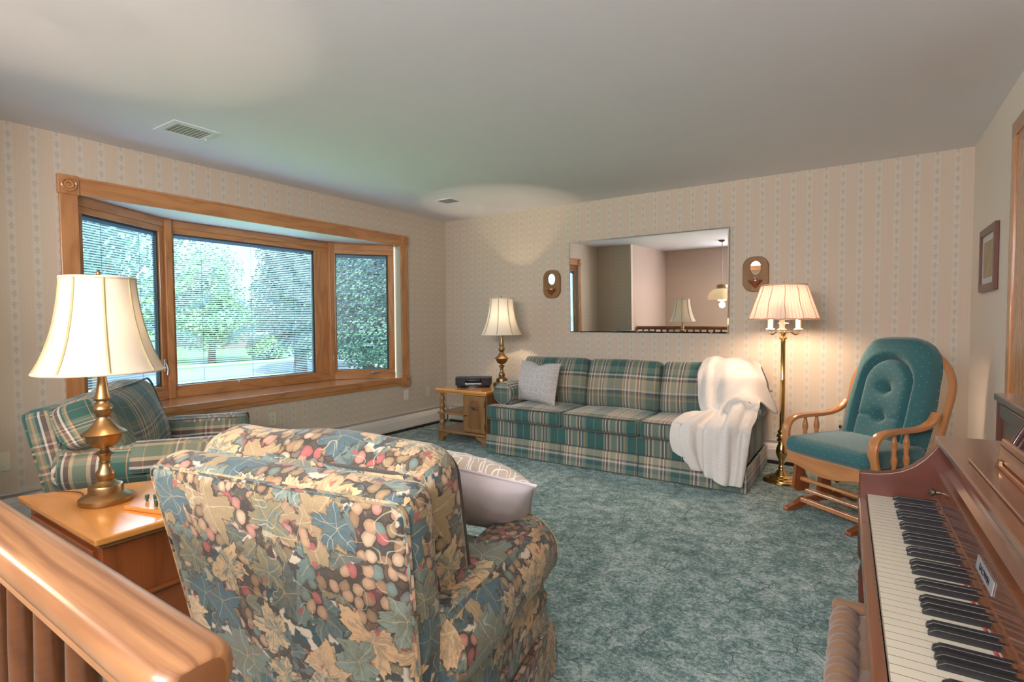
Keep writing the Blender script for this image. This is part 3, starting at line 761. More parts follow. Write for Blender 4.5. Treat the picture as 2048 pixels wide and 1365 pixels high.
for s_ in (-1, 1):
    am = MB()
    am.rbox((s_*1.045, 0.075, 0.36), (0.13, 0.72, 0.34), 0.03, 3, n=(2, 6, 3), wob=0.002)
    prof = arc(0, 0, 0.110, 0, 2*PI, 24)[:-1]
    ys = [-0.300, -0.310, -0.300]+[-0.28+0.70*i/8 for i in range(9)]
    rs = [0.0, 0.6, 0.93]+[1.0+0.02*math.sin(i*1.7) for i in range(9)]
    vs, fs, uvs = [], [], []
    for y, r in zip(ys, rs):
        for (x, z) in prof: vs.append((s_*1.062+x*r, y, 0.535+z*r*0.98))
    n = len(prof)
    for i in range(len(ys)-1):
        for j in range(n):
            k = (j+1) % n; fs.append([i*n+j, i*n+k, (i+1)*n+k, (i+1)*n+j])
            if i < 2: uvs.append([(vs[q][0], vs[q][2]) for q in fs[-1]])
            else: uvs.append([(0.098*2*PI*j/n, ys[i]), (0.098*2*PI*(j+1)/n, ys[i]), (0.098*2*PI*(j+1)/n, ys[i+1]), (0.098*2*PI*j/n, ys[i+1])])
    am.add(vs, fs, uvs, True)
    a_ = am.build('arm', 'plaid', sofa)
    piping(a_, [(s_*1.062+0.104*math.cos(t), -0.302, 0.535+0.102*math.sin(t)) for t in [2*PI*i/24 for i in range(24)]], 0.005, 'plaid')
MB().rbox((0, 0.37, 0.50), (2*SX-0.30, 0.13, 0.56), 0.05, 4, n=(10, 2, 5), xf=rot_x(-0.12, (0, 0.37, 0.25))).build('back_frame', 'plaid', sofa)
for i, (a, b_) in enumerate(((-SX, -0.349), (-0.344, 0.344), (0.349, SX))):
    sc = MB(); lo, hi = max(a, -0.955), min(b_, 0.955)
    cr = (0, 0.012, 0.024)
    sc.rbox(((lo+hi)/2, -0.19, 0.378), (hi-lo, 0.585, 0.126), 0.028, 4, n=(10, 8, 3), crown=cr, wob=0.0015)
    if i != 1:
        q = (a, a+0.25) if i == 0 else (b_-0.25, b_)
        sc.rbox(((q[0]+q[1])/2, -0.405, 0.376), (0.25, 0.150, 0.122), 0.028, 4, n=(4, 4, 3), crown=(0, 0.004, 0.008))
    c_ = sc.build('seat_cushion', 'plaid', sofa)
    for z in (0.436, 0.318):
        piping(c_, [(a+0.012, -0.36, z), (a+0.012, -0.462, z), (a+0.05, -0.484, z), ((a+b_)/2, -0.492, z), (b_-0.05, -0.484, z), (b_-0.012, -0.462, z), (b_-0.012, -0.36, z)], 0.0055, closed=False)
for i, (a, b_) in enumerate(((-1.045, -0.335), (-0.328, 0.352), (0.360, 1.04))):
    bc = MB(); cx = (a+b_)/2
    xf = rot_x(-0.20, (0, 0.03, 0.44))
    def post(p, cx=cx, w=b_-a):
        t = (p[2]-0.42)/0.44; u = (p[0]-cx)/(w/2)
        return (cx+(p[0]-cx)*(1-0.03*t), p[1]-0.02*math.sin(t*PI), p[2]+0.006*abs(u)**3*(t > 0.6))
    bc.rbox((cx, 0.06, 0.650), (b_-a-0.004, 0.20, 0.440), 0.045, 5, n=(12, 4, 10), crown=(0.010, 0.045, 0.008), wob=0.003, xf=xf, post=post)
    c_ = bc.build('back_cushion', 'plaid', sofa)
    piping(c_, rrect(a+0.022, b_-0.022, 0.452, 0.850, 0.05, -0.018, 'xz'), 0.0055, xf=xf, post=post)

# ---- grey damask pillow, built as a pinched pillow
def pillow(name, label, cat, loc, w, h, t, mat_f, mat_b, M3, notch=0.0, welt=None, rz=0.0):
    p = thing(name, label, cat, loc, rz)
    def sh(u, v, sg):
        x, y = u*2-1, v*2-1
        ed = max(0.0, 1-abs(x)**2.4)*max(0.0, 1-abs(y)**2.4)
        th = t/2*ed**0.55
        pin = 1-0.055*(1-x*x)*(abs(y)**3)-0.0; pin2 = 1-0.055*(1-y*y)*(abs(x)**3)
        zz = y*h/2*pin
        if notch: zz -= notch*math.exp(-(x/0.22)**2)*max(0, y)**2
        wr = 0.0035*math.sin(x*17+y*5)*math.sin(y*13-x*4)*(ed**0.5)
        pt = Vector((x*w/2*pin2, sg*(-(th+wr)), zz+h/2)); return M3 @ pt
    f = MB().grid(lambda u, v: sh(u, v, 1), 28, 28, w, h); f.build('front_cover', mat_f, p)
    b = MB().grid(lambda u, v: sh(u, v, -1), 28, 28, w, h); b.build('back_cover', mat_b, p)
    if welt:
        ring = [(i/28, 0) for i in range(28)]+[(1, i/28) for i in range(28)]+[(1-i/28, 1) for i in range(28)]+[(0, 1-i/28) for i in range(28)]
        MB().tube([sh(u, v, 1) for u, v in ring], 0.005, 6, True).build('welt', welt, p)
    return p
pillow('throw_pillow', 'light grey damask square pillow at the left end of the plaid sofa', 'pillow', (1.745, -0.775, 0.462), 0.50, 0.385, 0.15, 'damask', 'linen',
       Matrix.Rotation(-0.20, 4, 'X') @ Matrix.Rotation(0.02, 4, 'Y'), notch=0.03, rz=-0.22)

# ---- white quilted throw over the sofa's right back corner and arm
def throw():
    rows = [  # left to right, top (behind the back) to the hem on the floor side
        [(3.19, -0.20, 0.74), (3.27, -0.19, 0.75), (3.36, -0.19, 0.745), (3.46, -0.18, 0.74), (3.58, -0.16, 0.70), (3.66, -0.14, 0.62)],
        [(3.20, -0.32, 0.885), (3.27, -0.32, 0.900), (3.33, -0.31, 0.880), (3.40, -0.31, 0.892), (3.52, -0.30, 0.880), (3.60, -0.27, 0.83)],
        [(3.20, -0.47, 0.875), (3.265, -0.49, 0.885), (3.33, -0.47, 0.870), (3.40, -0.48, 0.878), (3.53, -0.46, 0.868), (3.615, -0.40, 0.81)],
        [(3.195, -0.60, 0.78), (3.26, -0.62, 0.79), (3.33, -0.595, 0.775), (3.40, -0.61, 0.785), (3.54, -0.56, 0.80), (3.655, -0.46, 0.72)],
        [(3.200, -0.65, 0.66), (3.265, -0.675, 0.665), (3.33, -0.65, 0.66), (3.41, -0.675, 0.68), (3.56, -0.62, 0.735), (3.70, -0.50, 0.63)],
        [(3.225, -0.695, 0.545), (3.29, -0.725, 0.555), (3.35, -0.715, 0.565), (3.43, -0.725, 0.61), (3.57, -0.68, 0.675), (3.745, -0.55, 0.50)],
        [(3.255, -0.765, 0.490), (3.325, -0.785, 0.52), (3.385, -0.785, 0.53), (3.45, -0.79, 0.58), (3.56, -0.76, 0.660), (3.67, -0.73, 0.60)],
        [(3.205, -0.83, 0.488), (3.295, -0.845, 0.515), (3.38, -0.845, 0.508), (3.455, -0.86, 0.545), (3.565, -0.84, 0.625), (3.660, -0.83, 0.575)],
        [(3.165, -0.95, 0.484), (3.27, -0.965, 0.505), (3.37, -0.96, 0.486), (3.46, -0.97, 0.515), (3.565, -0.95, 0.555), (3.655, -0.925, 0.50)],
        [(3.125, -1.055, 0.448), (3.225, -1.085, 0.465), (3.335, -1.06, 0.442), (3.445, -1.095, 0.465), (3.555, -1.07, 0.475), (3.650, -1.045, 0.455)],
        [(3.115, -1.085, 0.36), (3.215, -1.125, 0.36), (3.330, -1.08, 0.345), (3.440, -1.130, 0.36), (3.545, -1.09, 0.37), (3.645, -1.085, 0.365)],
        [(3.130, -1.082, 0.285), (3.235, -1.125, 0.270), (3.340, -1.08, 0.235), (3.435, -1.135, 0.25), (3.540, -1.09, 0.25), (3.635, -1.088, 0.27)],
        [(3.155, -1.085, 0.262), (3.27, -1.12, 0.185), (3.355, -1.085, 0.150), (3.435, -1.14, 0.135), (3.535, -1.10, 0.125), (3.620, -1.09, 0.17)],
        [(3.185, -1.085, 0.252), (3.29, -1.11, 0.158), (3.36, -1.085, 0.130), (3.43, -1.135, 0.098), (3.525, -1.105, 0.066), (3.605, -1.09, 0.078)],
    ]
    rs = [smooth_path(r, 11) for r in rows]
    cols = [smooth_path([r[j] for r in rs], 9) for j in range(len(rs[0]))]
    nu, nv = len(cols)-1, len(cols[0])-1
    mb = MB(); wid, hei = 0.62, 1.55
    mb.grid(lambda u, v: cols[round(u*nu)][round(v*nv)]+Vector((0, -0.004*math.sin(u*31+v*5), 0.002*math.sin(v*54))), nu, nv, wid, hei)
    n_ = nv+1
    base = [p.copy() for p in mb.v]
    for a in range(nu+1):
        for b in range(nv+1):
            p = base[a*n_+b]; du = base[min(a+1, nu)*n_+b]-base[max(a-1, 0)*n_+b]; dv = base[a*n_+min(b+1, nv)]-base[a*n_+max(b-1, 0)]
            nr = du.cross(dv).normalized(); U, T = a/nu, b/nv
            if nr.y > 0.2 or nr.z < -0.5: nr = -nr
            top = max(0.0, 1-abs(T-0.24)/0.20); low = min(1.0, max(0.0, (T-0.42)/0.12))
            f = top*0.012*math.sin((U*2.2+T*5.5)*6.283)+low*(0.016*math.sin((U*4.2+0.25*T)*6.283)+0.008*math.sin((U*9.3-0.7*T)*6.283+1))
            mb.v[a*n_+b] = p+nr*(f+0.010)
    from mathutils.bvhtree import BVHTree
    V_, P_ = [], []
    def walk(o):
        for ch in o.children:
            if ch.type == 'MESH':
                k = len(V_); off = sofa.location
                V_.extend([v.co+off for v in ch.data.vertices]); P_.extend([[k+q for q in f.vertices] for f in ch.data.polygons]); walk(ch)
    walk(sofa); bv = BVHTree.FromPolygons(V_, P_)
    for _ in range(5):
        for i, p in enumerate(mb.v):
            loc, nr, ix, d = bv.find_nearest(p)
            if (p-loc).dot(nr) < 0.018: mb.v[i] = loc+nr*0.019
        n_ = nv+1
        sm = [p.copy() for p in mb.v]
        for a in range(1, nu):
            for b in range(1, nv):
                sm[a*n_+b] = mb.v[a*n_+b]*0.8+(mb.v[(a-1)*n_+b]+mb.v[(a+1)*n_+b]+mb.v[a*n_+b-1]+mb.v[a*n_+b+1])*0.05
        mb.v = sm
    o = mb.build('throw_blanket', 'throw', None, solid=0.012, sharp=9)
    return tag(o, 'white quilted cotton throw draped over the right end of the plaid sofa', 'blanket')
throw()

# ================================================================== armchairs
def club_chair(name, label, loc, rz, mat, Wd, Dp, armz, backz, recline, cush_top, backw, seatz=0.44, welt='welt_dark', skirt=True, back_t=0.13, taper=0.0, armr=0.10, cush=True, armfront=0.0):
    t = thing(name, label, 'armchair', loc, rz)
    hw, hd = Wd/2, Dp/2
    if skirt:
        sk = MB(); q = hw-0.03
        for x0, x1, y0, y1 in ((-q, q, -hd+0.04, -hd+0.062), (-q, q, hd-0.16, hd-0.138), (-q, -q+0.022, -hd+0.04, hd-0.14), (q-0.022, q, -hd+0.04, hd-0.14)):
            sk.rbox(((x0+x1)/2, (y0+y1)/2, 0.10), (x1-x0, y1-y0, 0.18), 0.008, 2, n=(6, 6, 3), wob=0.004)
        sk.build('skirt', mat, t)
    MB().rbox((0, -0.04, 0.25), (2*hw-0.09, Dp-0.20, 0.14), 0.03, 3, n=(6, 6, 2)).build('base', mat, t)
    for s_ in (-1, 1):
        am = MB(); ax = s_*(hw-armr-0.01)
        y0 = -hd+0.07+armfront; y1 = hd-0.13
        am.rbox((ax-s_*0.005, (y0+y1)/2, (armz+0.16)/2), (armr*1.45, y1-y0-0.02, armz-0.16), 0.035, 3, n=(2, 6, 4), wob=0.003)
        n = 26; ys = [y0, y0-0.012, y0-0.004]+[y0+0.03+(y1-y0-0.05)*i/9 for i in range(10)]+[y1, y1]
        rs = [0.0, 0.55, 0.90]+[1.0+0.025*math.sin(i*1.3+s_) for i in range(10)]+[0.9, 0.0]
        vs, fs, uvs = [], [], []
        for y, r in zip(ys, rs):
            for j in range(n):
                a = 2*PI*j/n; vs.append((ax+armr*r*math.cos(a)*1.05, y, armz-armr+armr*r*math.sin(a)))
        for i in range(len(ys)-1):
            for j in range(n):
                k = (j+1) % n; fs.append([i*n+j, i*n+k, (i+1)*n+k, (i+1)*n+j])
                if i < 2 or i > len(ys)-4: uvs.append([(vs[q][0], vs[q][2]) for q in fs[-1]])
                else: uvs.append([(ys[i], armr*2*PI*j/n), (ys[i], armr*2*PI*(j+1)/n), (ys[i+1], armr*2*PI*(j+1)/n), (ys[i+1], armr*2*PI*j/n)])
        am.add(vs, fs, uvs, True); a_ = am.build('arm', mat, t)
        piping(a_, [(ax+armr*0.97*math.cos(q), y0+0.004, armz-armr+armr*0.93*math.sin(q)) for q in [2*PI*i/26 for i in range(26)]], 0.005, welt)
    # reclined back frame with welted rear panel
    zb = 0.20; bh = backz-zb; yb = hd-0.10
    xf = rot_x(-recline, (0, yb, zb))
    L = bh/math.cos(recline)
    def post(p):
        tt = max(0, min(1, (p[2]-zb)/L)); return (p[0]*(1-taper*(1-tt)), p[1]+0.018*math.sin(tt*PI)*0, p[2])
    bk = MB().rbox((0, yb-back_t/2, zb+L/2), (backw, back_t, L), 0.045, 5, n=(10, 2, 10), xf=xf, post=post, crown=(0, 0.006, 0.004), wob=0.0015)
    bo = bk.build('back_frame', mat, t)
    piping(bo, rrect(-backw/2+0.010, backw/2-0.010, zb+0.01, zb+L-0.012, 0.03, yb-0.012, 'xz'), 0.0062, welt, xf=xf, post=post)
    piping(bo, rrect(-backw/2+0.014, backw/2-0.014, zb+0.01, zb+L-0.014, 0.03, yb-back_t+0.016, 'xz'), 0.0055, welt, xf=xf, post=post)
    iw = 2*(hw-2*armr-0.015)
    sc = MB().rbox((0, -0.08, seatz-0.065), (iw, Dp-0.28, 0.14), 0.045, 4, n=(8, 8, 3), crown=(0, 0.015, 0.025), wob=0.003)
    so = sc.build('seat_cushion', mat, t)
    piping(so, rrect(-iw/2+0.015, iw/2-0.015, -0.08-(Dp-0.28)/2+0.012, -0.08+(Dp-0.28)/2-0.012, 0.05, seatz-0.005), 0.0055, welt)
    return t, xf, yb, zb, L

# plaid armchair in the front left corner, facing the room diagonally
pc, pxf, pyb, pzb, pL = club_chair('armchair', 'green and beige plaid armchair in the corner below the bay window', (0.955, -3.56, 0), math.radians(144), M['plaid_chair'],
    1.00, 0.98, 0.618, 0.80, 0.20, 0.9, 0.80, seatz=0.46, armr=0.108, welt='plaid_chair', armfront=0.05)
bc = MB(); xf = rot_x(-0.30, (0, pyb-0.24, 0.44))
def ppost(p):
    t = max(0.0, min(1.0, (-0.33-p[0])/0.12)); t = t*t*(3-2*t); zm = 0.42+0.225*t
    return (p[0], p[1], zm+(p[2]-0.42)*(0.87-zm)/0.45+0.012*math.sin(p[0]*7))
bc.rbox((-0.065, pyb-0.255, 0.645), (0.94, 0.20, 0.45), 0.07, 5, n=(12, 4, 10), crown=(0.01, 0.05, 0.035), wob=0.007, xf=xf, post=ppost)
bo = bc.build('back_cushion', 'plaid_chair', pc)
piping(bo, rrect(-0.520, 0.390, 0.435, 0.860, 0.06, pyb-0.345, 'xz'), 0.006, 'plaid_chair', xf=xf, post=ppost)
piping(bo, rrect(-0.520, 0.390, 0.435, 0.860, 0.06, pyb-0.17, 'xz'), 0.006, 'plaid_chair', xf=xf, post=ppost)
for s_ in (-1, 1):   # loose arm covers
    ax = s_*(0.50-0.115)
    MB().grid(lambda u, v: Vector((ax+0.116*math.cos(PI*1.10*(u)-0.05*PI)*1.05, -0.375+0.42*v, 0.512+0.112*math.sin(PI*1.1*u-0.05*PI)-0.004*math.sin(v*9)*(abs(u-0.5) > 0.4))), 16, 10, 0.34, 0.44
              ).build('arm_cover', 'plaid_chair', pc, solid=0.006)

# floral armchair, seen from behind
fc, fxf, fyb, fzb, fL = club_chair('armchair', 'grape leaf tapestry armchair in the foreground seen from behind', (3.078, -3.86, 0), math.radians(180+9.8), M['tapestry'],
    0.90, 0.86, 0.565, 0.868, 0.19, 0.9, 0.815, seatz=0.45, armr=0.115, taper=0.10, back_t=0.12, welt='tapestry')
bc = MB(); xf = rot_x(-0.20, (0, fyb-0.22, 0.40))
def fpost(p):
    t = (p[2]-0.42)/0.46; u = p[0]/0.36
    return (p[0], p[1], p[2]+0.012*math.sin(u*5+1)*max(0, t-0.5))
bc.rbox((0.062, fyb-0.225, 0.655), (0.80, 0.20, 0.50), 0.075, 6, n=(12, 4, 10), crown=(0.02, 0.04, 0.03), wob=0.006, xf=xf, post=fpost)
bo = bc.build('back_cushion', 'tapestry', fc)
piping(bo, rrect(-0.328, 0.452, 0.425, 0.890, 0.075, fyb-0.300, 'xz'), 0.0065, 'welt_dark', xf=xf, post=fpost)
piping(bo, rrect(-0.328, 0.452, 0.425, 0.890, 0.075, fyb-0.150, 'xz'), 0.0055, 'welt_dark', xf=xf, post=fpost)
pillow('throw_pillow', 'beige paisley pillow with white back on the floral armchair', 'pillow', (3.085, -3.43, 0.525), 0.46, 0.44, 0.19, 'linen', 'paisley',
       Matrix.Rotation(0.92, 4, 'X') @ Matrix.Rotation(0.33, 4, 'Y'), welt='linen', rz=math.radians(10))

# ================================================================== lamps
def table_lamp(loc, label, energy, rz=0.0, shade='shade'):
    t = thing('table_lamp', label, 'lamp', loc, rz, None)
    base = [(0.090, 0.0), (0.092, 0.004), (0.092, 0.020), (0.086, 0.026), (0.066, 0.036), (0.0595, 0.040), (0.0595, 0.062), (0.056, 0.070), (0.044, 0.074), (0.034, 0.084), (0.028, 0.090)]
    MB().lathe(base, 40).build('base', 'brass', t)
    stem = [(0.028, 0.088), (0.033, 0.100), (0.035, 0.112), (0.031, 0.124), (0.021, 0.140), (0.0165, 0.156), (0.0165, 0.160), (0.021, 0.163), (0.021, 0.166), (0.0165, 0.169), (0.018, 0.182),
            (0.024, 0.192), (0.033, 0.198), (0.033, 0.202), (0.022, 0.208), (0.015, 0.214), (0.015, 0.220), (0.030, 0.226), (0.047, 0.238), (0.058, 0.256), (0.062, 0.272), (0.064, 0.276), (0.076, 0.280), (0.077, 0.284),
            (0.066, 0.292), (0.050, 0.302), (0.037, 0.318), (0.028, 0.334), (0.0215, 0.346), (0.0215, 0.350), (0.024, 0.352), (0.027, 0.364), (0.034, 0.376), (0.0345, 0.384), (0.029, 0.396), (0.022, 0.403),
            (0.0195, 0.408), (0.0195, 0.414), (0.026, 0.418), (0.0285, 0.424), (0.0265, 0.430), (0.022, 0.450), (0.0175, 0.485), (0.0135, 0.530), (0.012, 0.56), (0.010, 0.60), (0.0, 0.602)]
    MB().lathe(stem, 36).build('stem', 'brass', t)
    zs = [0.533, 0.54, 0.555, 0.58, 0.62, 0.67, 0.73, 0.79, 0.85, 0.895, 0.912]
    rs = [0.214, 0.211, 0.202, 0.190, 0.174, 0.158, 0.1435, 0.1325, 0.125, 0.121, 0.122]
    sh = MB().shell(list(zip(rs, zs)), 64); so = sh.build('lamp_shade', shade, t)
    for R_, z_, n_ in ((0.2145, 0.535, 56), (0.1225, 0.910, 48)):
        MB().tube([(R_*math.cos(a), R_*math.sin(a), z_) for a in [2*PI*i/n_ for i in range(n_)]], 0.0055, 6, True).build('edge_trim', 'shade', so)
    for k in range(8):
        a = 2*PI*(k+0.35)/8
        MB().tube([((r+0.0015)*math.cos(a), (r+0.0015)*math.sin(a), z) for r, z in zip(rs, zs)], 0.0048, 6).build('seam_braid', 'shade_trim', so)
    hp = MB()
    for s_ in (-1, 1): hp.tube(smooth_path([(0, s_*0.012, 0.60), (0, s_*0.05, 0.66), (0, s_*0.052, 0.80), (0, s_*0.01, 0.90), (0, 0, 0.905)], 6), 0.0018, 6)
    for a in (0, 2.1, 4.2): hp.tube([(0, 0, 0.905), (0.120*math.cos(a), 0.120*math.sin(a), 0.908)], 0.0018, 6)
    hp.build('harp', 'brass', t)
    MB().lathe([(0.004, 0.905), (0.008, 0.912), (0.005, 0.918), (0.009, 0.928), (0.007, 0.936), (0.0, 0.946)], 16).build('finial', 'brass', t)
    MB().lathe([(0.012, 0.60), (0.014, 0.64), (0.024, 0.665), (0.030, 0.69), (0.026, 0.715), (0.012, 0.73), (0.0, 0.732)], 20).build('bulb', 'bulb', t)
    for z in (0.715,):
        l = light('lamp_glow', 'POINT', (0, 0, z), energy, (1.0, 0.77, 0.54), 0.03); l.parent = t
    return t
lp1 = table_lamp((1.724, -4.118, 0.4965), 'large brass lamp with ivory bell shade in the foreground on the wedge table', 30, 0.30)
MB().tube(smooth_path([(-0.085, 0.0, 0.012), (-0.13, -0.02, 0.004), (-0.22, 0.00, 0.004), (-0.33, -0.035, 0.004)], 8), 0.0028, 6, xf=Matrix.Rotation(-0.2, 4, 'Z')).build('power_cord', 'cord', lp1)
lp2 = table_lamp((1.112, -0.40, 0.5465), 'brass lamp with ivory bell shade beside the sofa on the end table', 36, 0.1, 'shade_bright')

fl_ = thing('floor_lamp', 'brass floor lamp with pleated peach shade between sofa and teal glider', 'lamp', (3.790, -0.555, 0))
MB().lathe([(0.128, 0.0), (0.130, 0.006), (0.126, 0.014), (0.112, 0.020), (0.108, 0.026), (0.085, 0.032), (0.080, 0.040), (0.055, 0.046), (0.045, 0.056), (0.036, 0.075), (0.024, 0.085), (0.020, 0.10)], 48).build('base', 'brass_bright', fl_)
MB().lathe([(0.020, 0.098), (0.024, 0.105), (0.017, 0.115), (0.017, 0.135), (0.026, 0.140), (0.026, 0.150), (0.018, 0.156), (0.026, 0.175), (0.038, 0.205), (0.041, 0.225), (0.036, 0.255), (0.026, 0.285),
            (0.020, 0.300), (0.032, 0.306), (0.034, 0.318), (0.022, 0.326), (0.036, 0.338), (0.036, 0.352), (0.024, 0.362), (0.030, 0.376), (0.030, 0.384), (0.019, 0.392), (0.019, 0.40)], 28).build('lower_stem', 'brass_bright', fl_)
MB().lathe([(0.0175, 0.40), (0.0175, 0.76), (0.019, 0.77), (0.016, 0.78), (0.016, 1.05), (0.019, 1.06), (0.013, 1.068), (0.027, 1.078), (0.027, 1.088), (0.012, 1.10), (0.020, 1.118), (0.022, 1.128), (0.012, 1.14), (0.010, 1.19)], 24).build('pole', 'brass_bright', fl_)
for k in range(3):
    a = 2*PI*k/3+0.55
    d = Vector((math.cos(a), math.sin(a), 0))
    ao = MB().tube(smooth_path([d*0.012+Vector((0, 0, 1.125)), d*0.05+Vector((0, 0, 1.132)), d*0.085+Vector((0, 0, 1.112)), d*0.108+Vector((0, 0, 1.120)), d*0.110+Vector((0, 0, 1.140))], 6), 0.006, 8).build('candle_arm', 'brass_bright', fl_)
    MB().lathe([(0.006, 1.138), (0.030, 1.146), (0.032, 1.152), (0.020, 1.156), (0.018, 1.160), (0.018, 1.225), (0.012, 1.228), (0.012, 1.25)], 18, c=tuple(d*0.110)).build('candle_cover', 'candle', ao)
    MB().lathe([(0.012, 1.25), (0.024, 1.285), (0.022, 1.31), (0.0, 1.335)], 14, c=tuple(d*0.110)).build('bulb', 'bulb', ao)
MB().lathe([(0.010, 1.18), (0.012, 1.19), (0.040, 1.196), (0.012, 1.20), (0.006, 1.205), (0.006, 1.485)], 18).build('center_tube', 'candle', fl_)
SZ0, SZ1, SR0, SR1 = 1.222, 1.482, 0.236, 0.150
sprof = [(SR0+(SR1-SR0)*i/10, SZ0+(SZ1-SZ0)*i/10) for i in range(11)]
so = MB().shell(sprof, 240, rfun=lambda t, z, r: r*(1+0.012*math.sin(t*60))).build('lamp_shade', 'shade_peach', fl_)
MB().tube([((SR0+0.003)*math.cos(a), (SR0+0.003)*math.sin(a), SZ0+0.002+0.006*abs(math.sin(a*6))) for a in [2*PI*i/96 for i in range(96)]], 0.005, 6, True).build('edge_trim', 'shade_trim_peach', so)
MB().tube([((SR1+0.003)*math.cos(a), (SR1+0.003)*math.sin(a), SZ1-0.003) for a in [2*PI*i/72 for i in range(72)]], 0.006, 6, True).build('edge_trim', 'shade_trim_peach', so)
for k in range(12):
    a = 2*PI*k/12+0.15
    MB().tube([((r+0.004)*math.cos(a+0.02*math.sin(i)), (r+0.004)*math.sin(a+0.02*math.sin(i)), z) for i, (r, z) in enumerate(sprof)], 0.0028, 5).build('rib_seam', 'shade_trim_peach', so)
MB().lathe([(0.0, 1.392), (0.04, 1.396), (0.10, 1.420), (0.147, 1.470), (0.147, 1.474), (0.095, 1.428), (0.0, 1.402)], 28).build('uplight_blocker', 'shade', fl_)  # unseen bowl added to keep the lamp's upward light off the ceiling
MB().lathe([(0.005, 1.48), (0.009, 1.488), (0.005, 1.496), (0.0, 1.51)], 12).build('finial', 'brass_bright', fl_)
l = light('lamp_glow', 'POINT', (0, 0, 1.32), 28, (1.0, 0.71, 0.51), 0.05); l.parent = fl_

# pendant over the dining end (seen in the mirror)
pd = thing('pendant_lamp', 'hanging lamp with petal glass shade reflected in the wall mirror', 'lamp', (2.15, -5.12, RH))
MB().lathe([(0.0, -0.04), (0.02, -0.035), (0.06, -0.015), (0.065, 0.0)], 24).build('canopy', 'pewter', pd)
MB().tube([(0, 0, -0.03), (0, 0, -0.78)], 0.006, 8).build('chain', 'pewter', pd)
MB().lathe([(0.02, -0.78), (0.09, -0.80), (0.10, -0.85), (0.085, -0.87)], 24).build('collar', 'brass', pd)
MB().shell([(0.09, -0.865), (0.15, -0.885), (0.20, -0.93), (0.235, -1.00), (0.24, -1.06)], 48, rfun=lambda t, z, r: r*(1+0.05*abs(math.sin(t*4)))).build('petal_shade', 'petal', pd)
MB().lathe([(0.02, -0.87), (0.06, -0.95), (0.085, -1.02), (0.07, -1.08), (0.0, -1.10)], 20).build('bulb', 'bulb', pd)
l = light('lamp_glow', 'POINT', (0, 0, -1.16), 20, (1.0, 0.80, 0.58), 0.05); l.parent = pd

# ================================================================== end table and radio
et = thing('end_table', 'wooden end table with turned posts and arched door beside the sofa', 'table', (1.0, -0.60, 0))
def T(x): return x-1.0
ex0, ex1, ey0, ey1 = -0.345, 0.305, -0.345, 0.325
MB().rbox((-0.02, -0.01, 0.530), (ex1-ex0, ey1-ey0, 0.030), 0.010, 2, grain=0, smooth=False).rbox((-0.02, -0.01, 0.508), (ex1-ex0-0.03, ey1-ey0-0.03, 0.016), 0.004, 1, grain=0).build('table_top', 'honey', et)
MB().rbox((-0.13, -0.01, 0.292), (0.40, 0.63, 0.018), 0.005, 1, grain=0).build('shelf', 'table', et)
MB().rbox((-0.02, -0.01, 0.112), (0.63, 0.655, 0.026), 0.008, 2, grain=0, smooth=False).build('bottom_shelf', 'table', et)
for y in (ey0+0.045, ey1-0.045):
    MB().lathe([(0.024, 0.125), (0.026, 0.14), (0.018, 0.15), (0.028, 0.175), (0.030, 0.20), (0.020, 0.225), (0.026, 0.24), (0.030, 0.27), (0.030, 0.315), (0.022, 0.33), (0.030, 0.35), (0.026, 0.375), (0.018, 0.40),
                (0.030, 0.43), (0.026, 0.455), (0.017, 0.47), (0.024, 0.49), (0.024, 0.505)], 20, c=(ex0+0.06, y, 0)).build('turned_post', 'table', et)
MB().box(0.0, 0.285, -0.305, 0.285, 0.125, 0.50, 0.004, grain=2).build('cabinet_body', 'table', et)
dd = MB().box(0.008, 0.278, -0.325, -0.305, 0.135, 0.492, 0.005, grain=2).build('door', 'table', et)
apoly = [(0.062, 0.175), (0.225, 0.175), (0.225, 0.400)]+[(0.1435+0.058*math.cos(a), 0.412+0.045*math.sin(a)) for a in [PI*i/10 for i in range(11)]]+[(0.062, 0.400)]
MB().prism(apoly, 1, -0.329, -0.322, grain=2).build('raised_panel', 'table_panel', dd, bev=0.004)
pl = MB().lathe([(0.0, 0.006), (0.012, 0.004), (0.016, 0.0)], 14, xf=Matrix.Translation((0.1435, -0.330, 0.375)) @ Matrix.Rotation(PI/2, 4, 'X'))
for s_ in (-1, 1): pl.tube(smooth_path([(0.150, -0.332, 0.378), (0.150+s_*0.025, -0.334, 0.386), (0.150+s_*0.034, -0.334, 0.372), (0.150+s_*0.018, -0.336, 0.360), (0.150, -0.338, 0.356)], 5), 0.0045, 6)
pl.build('door_pull', 'pewter', dd)
for z in (0.20, 0.42): MB().box(0.266, 0.283, -0.329, -0.324, z-0.035, z+0.035, 0.002).build('hinge', 'pewter', dd)
for x in (-1, 1):
    for y in (-1, 1):
        px, py = x*0.262-0.02, y*0.275-0.01
        MB().prism([(px-x*0.10, 0.098), (px+x*0.045, 0.098), (px+x*0.052, 0.0), (px-x*0.005, 0.0), (px-x*0.02, 0.045), (px-x*0.08, 0.07)], 1, py-0.028, py+0.028).build('bracket_foot', 'table', et, bev=0.004)

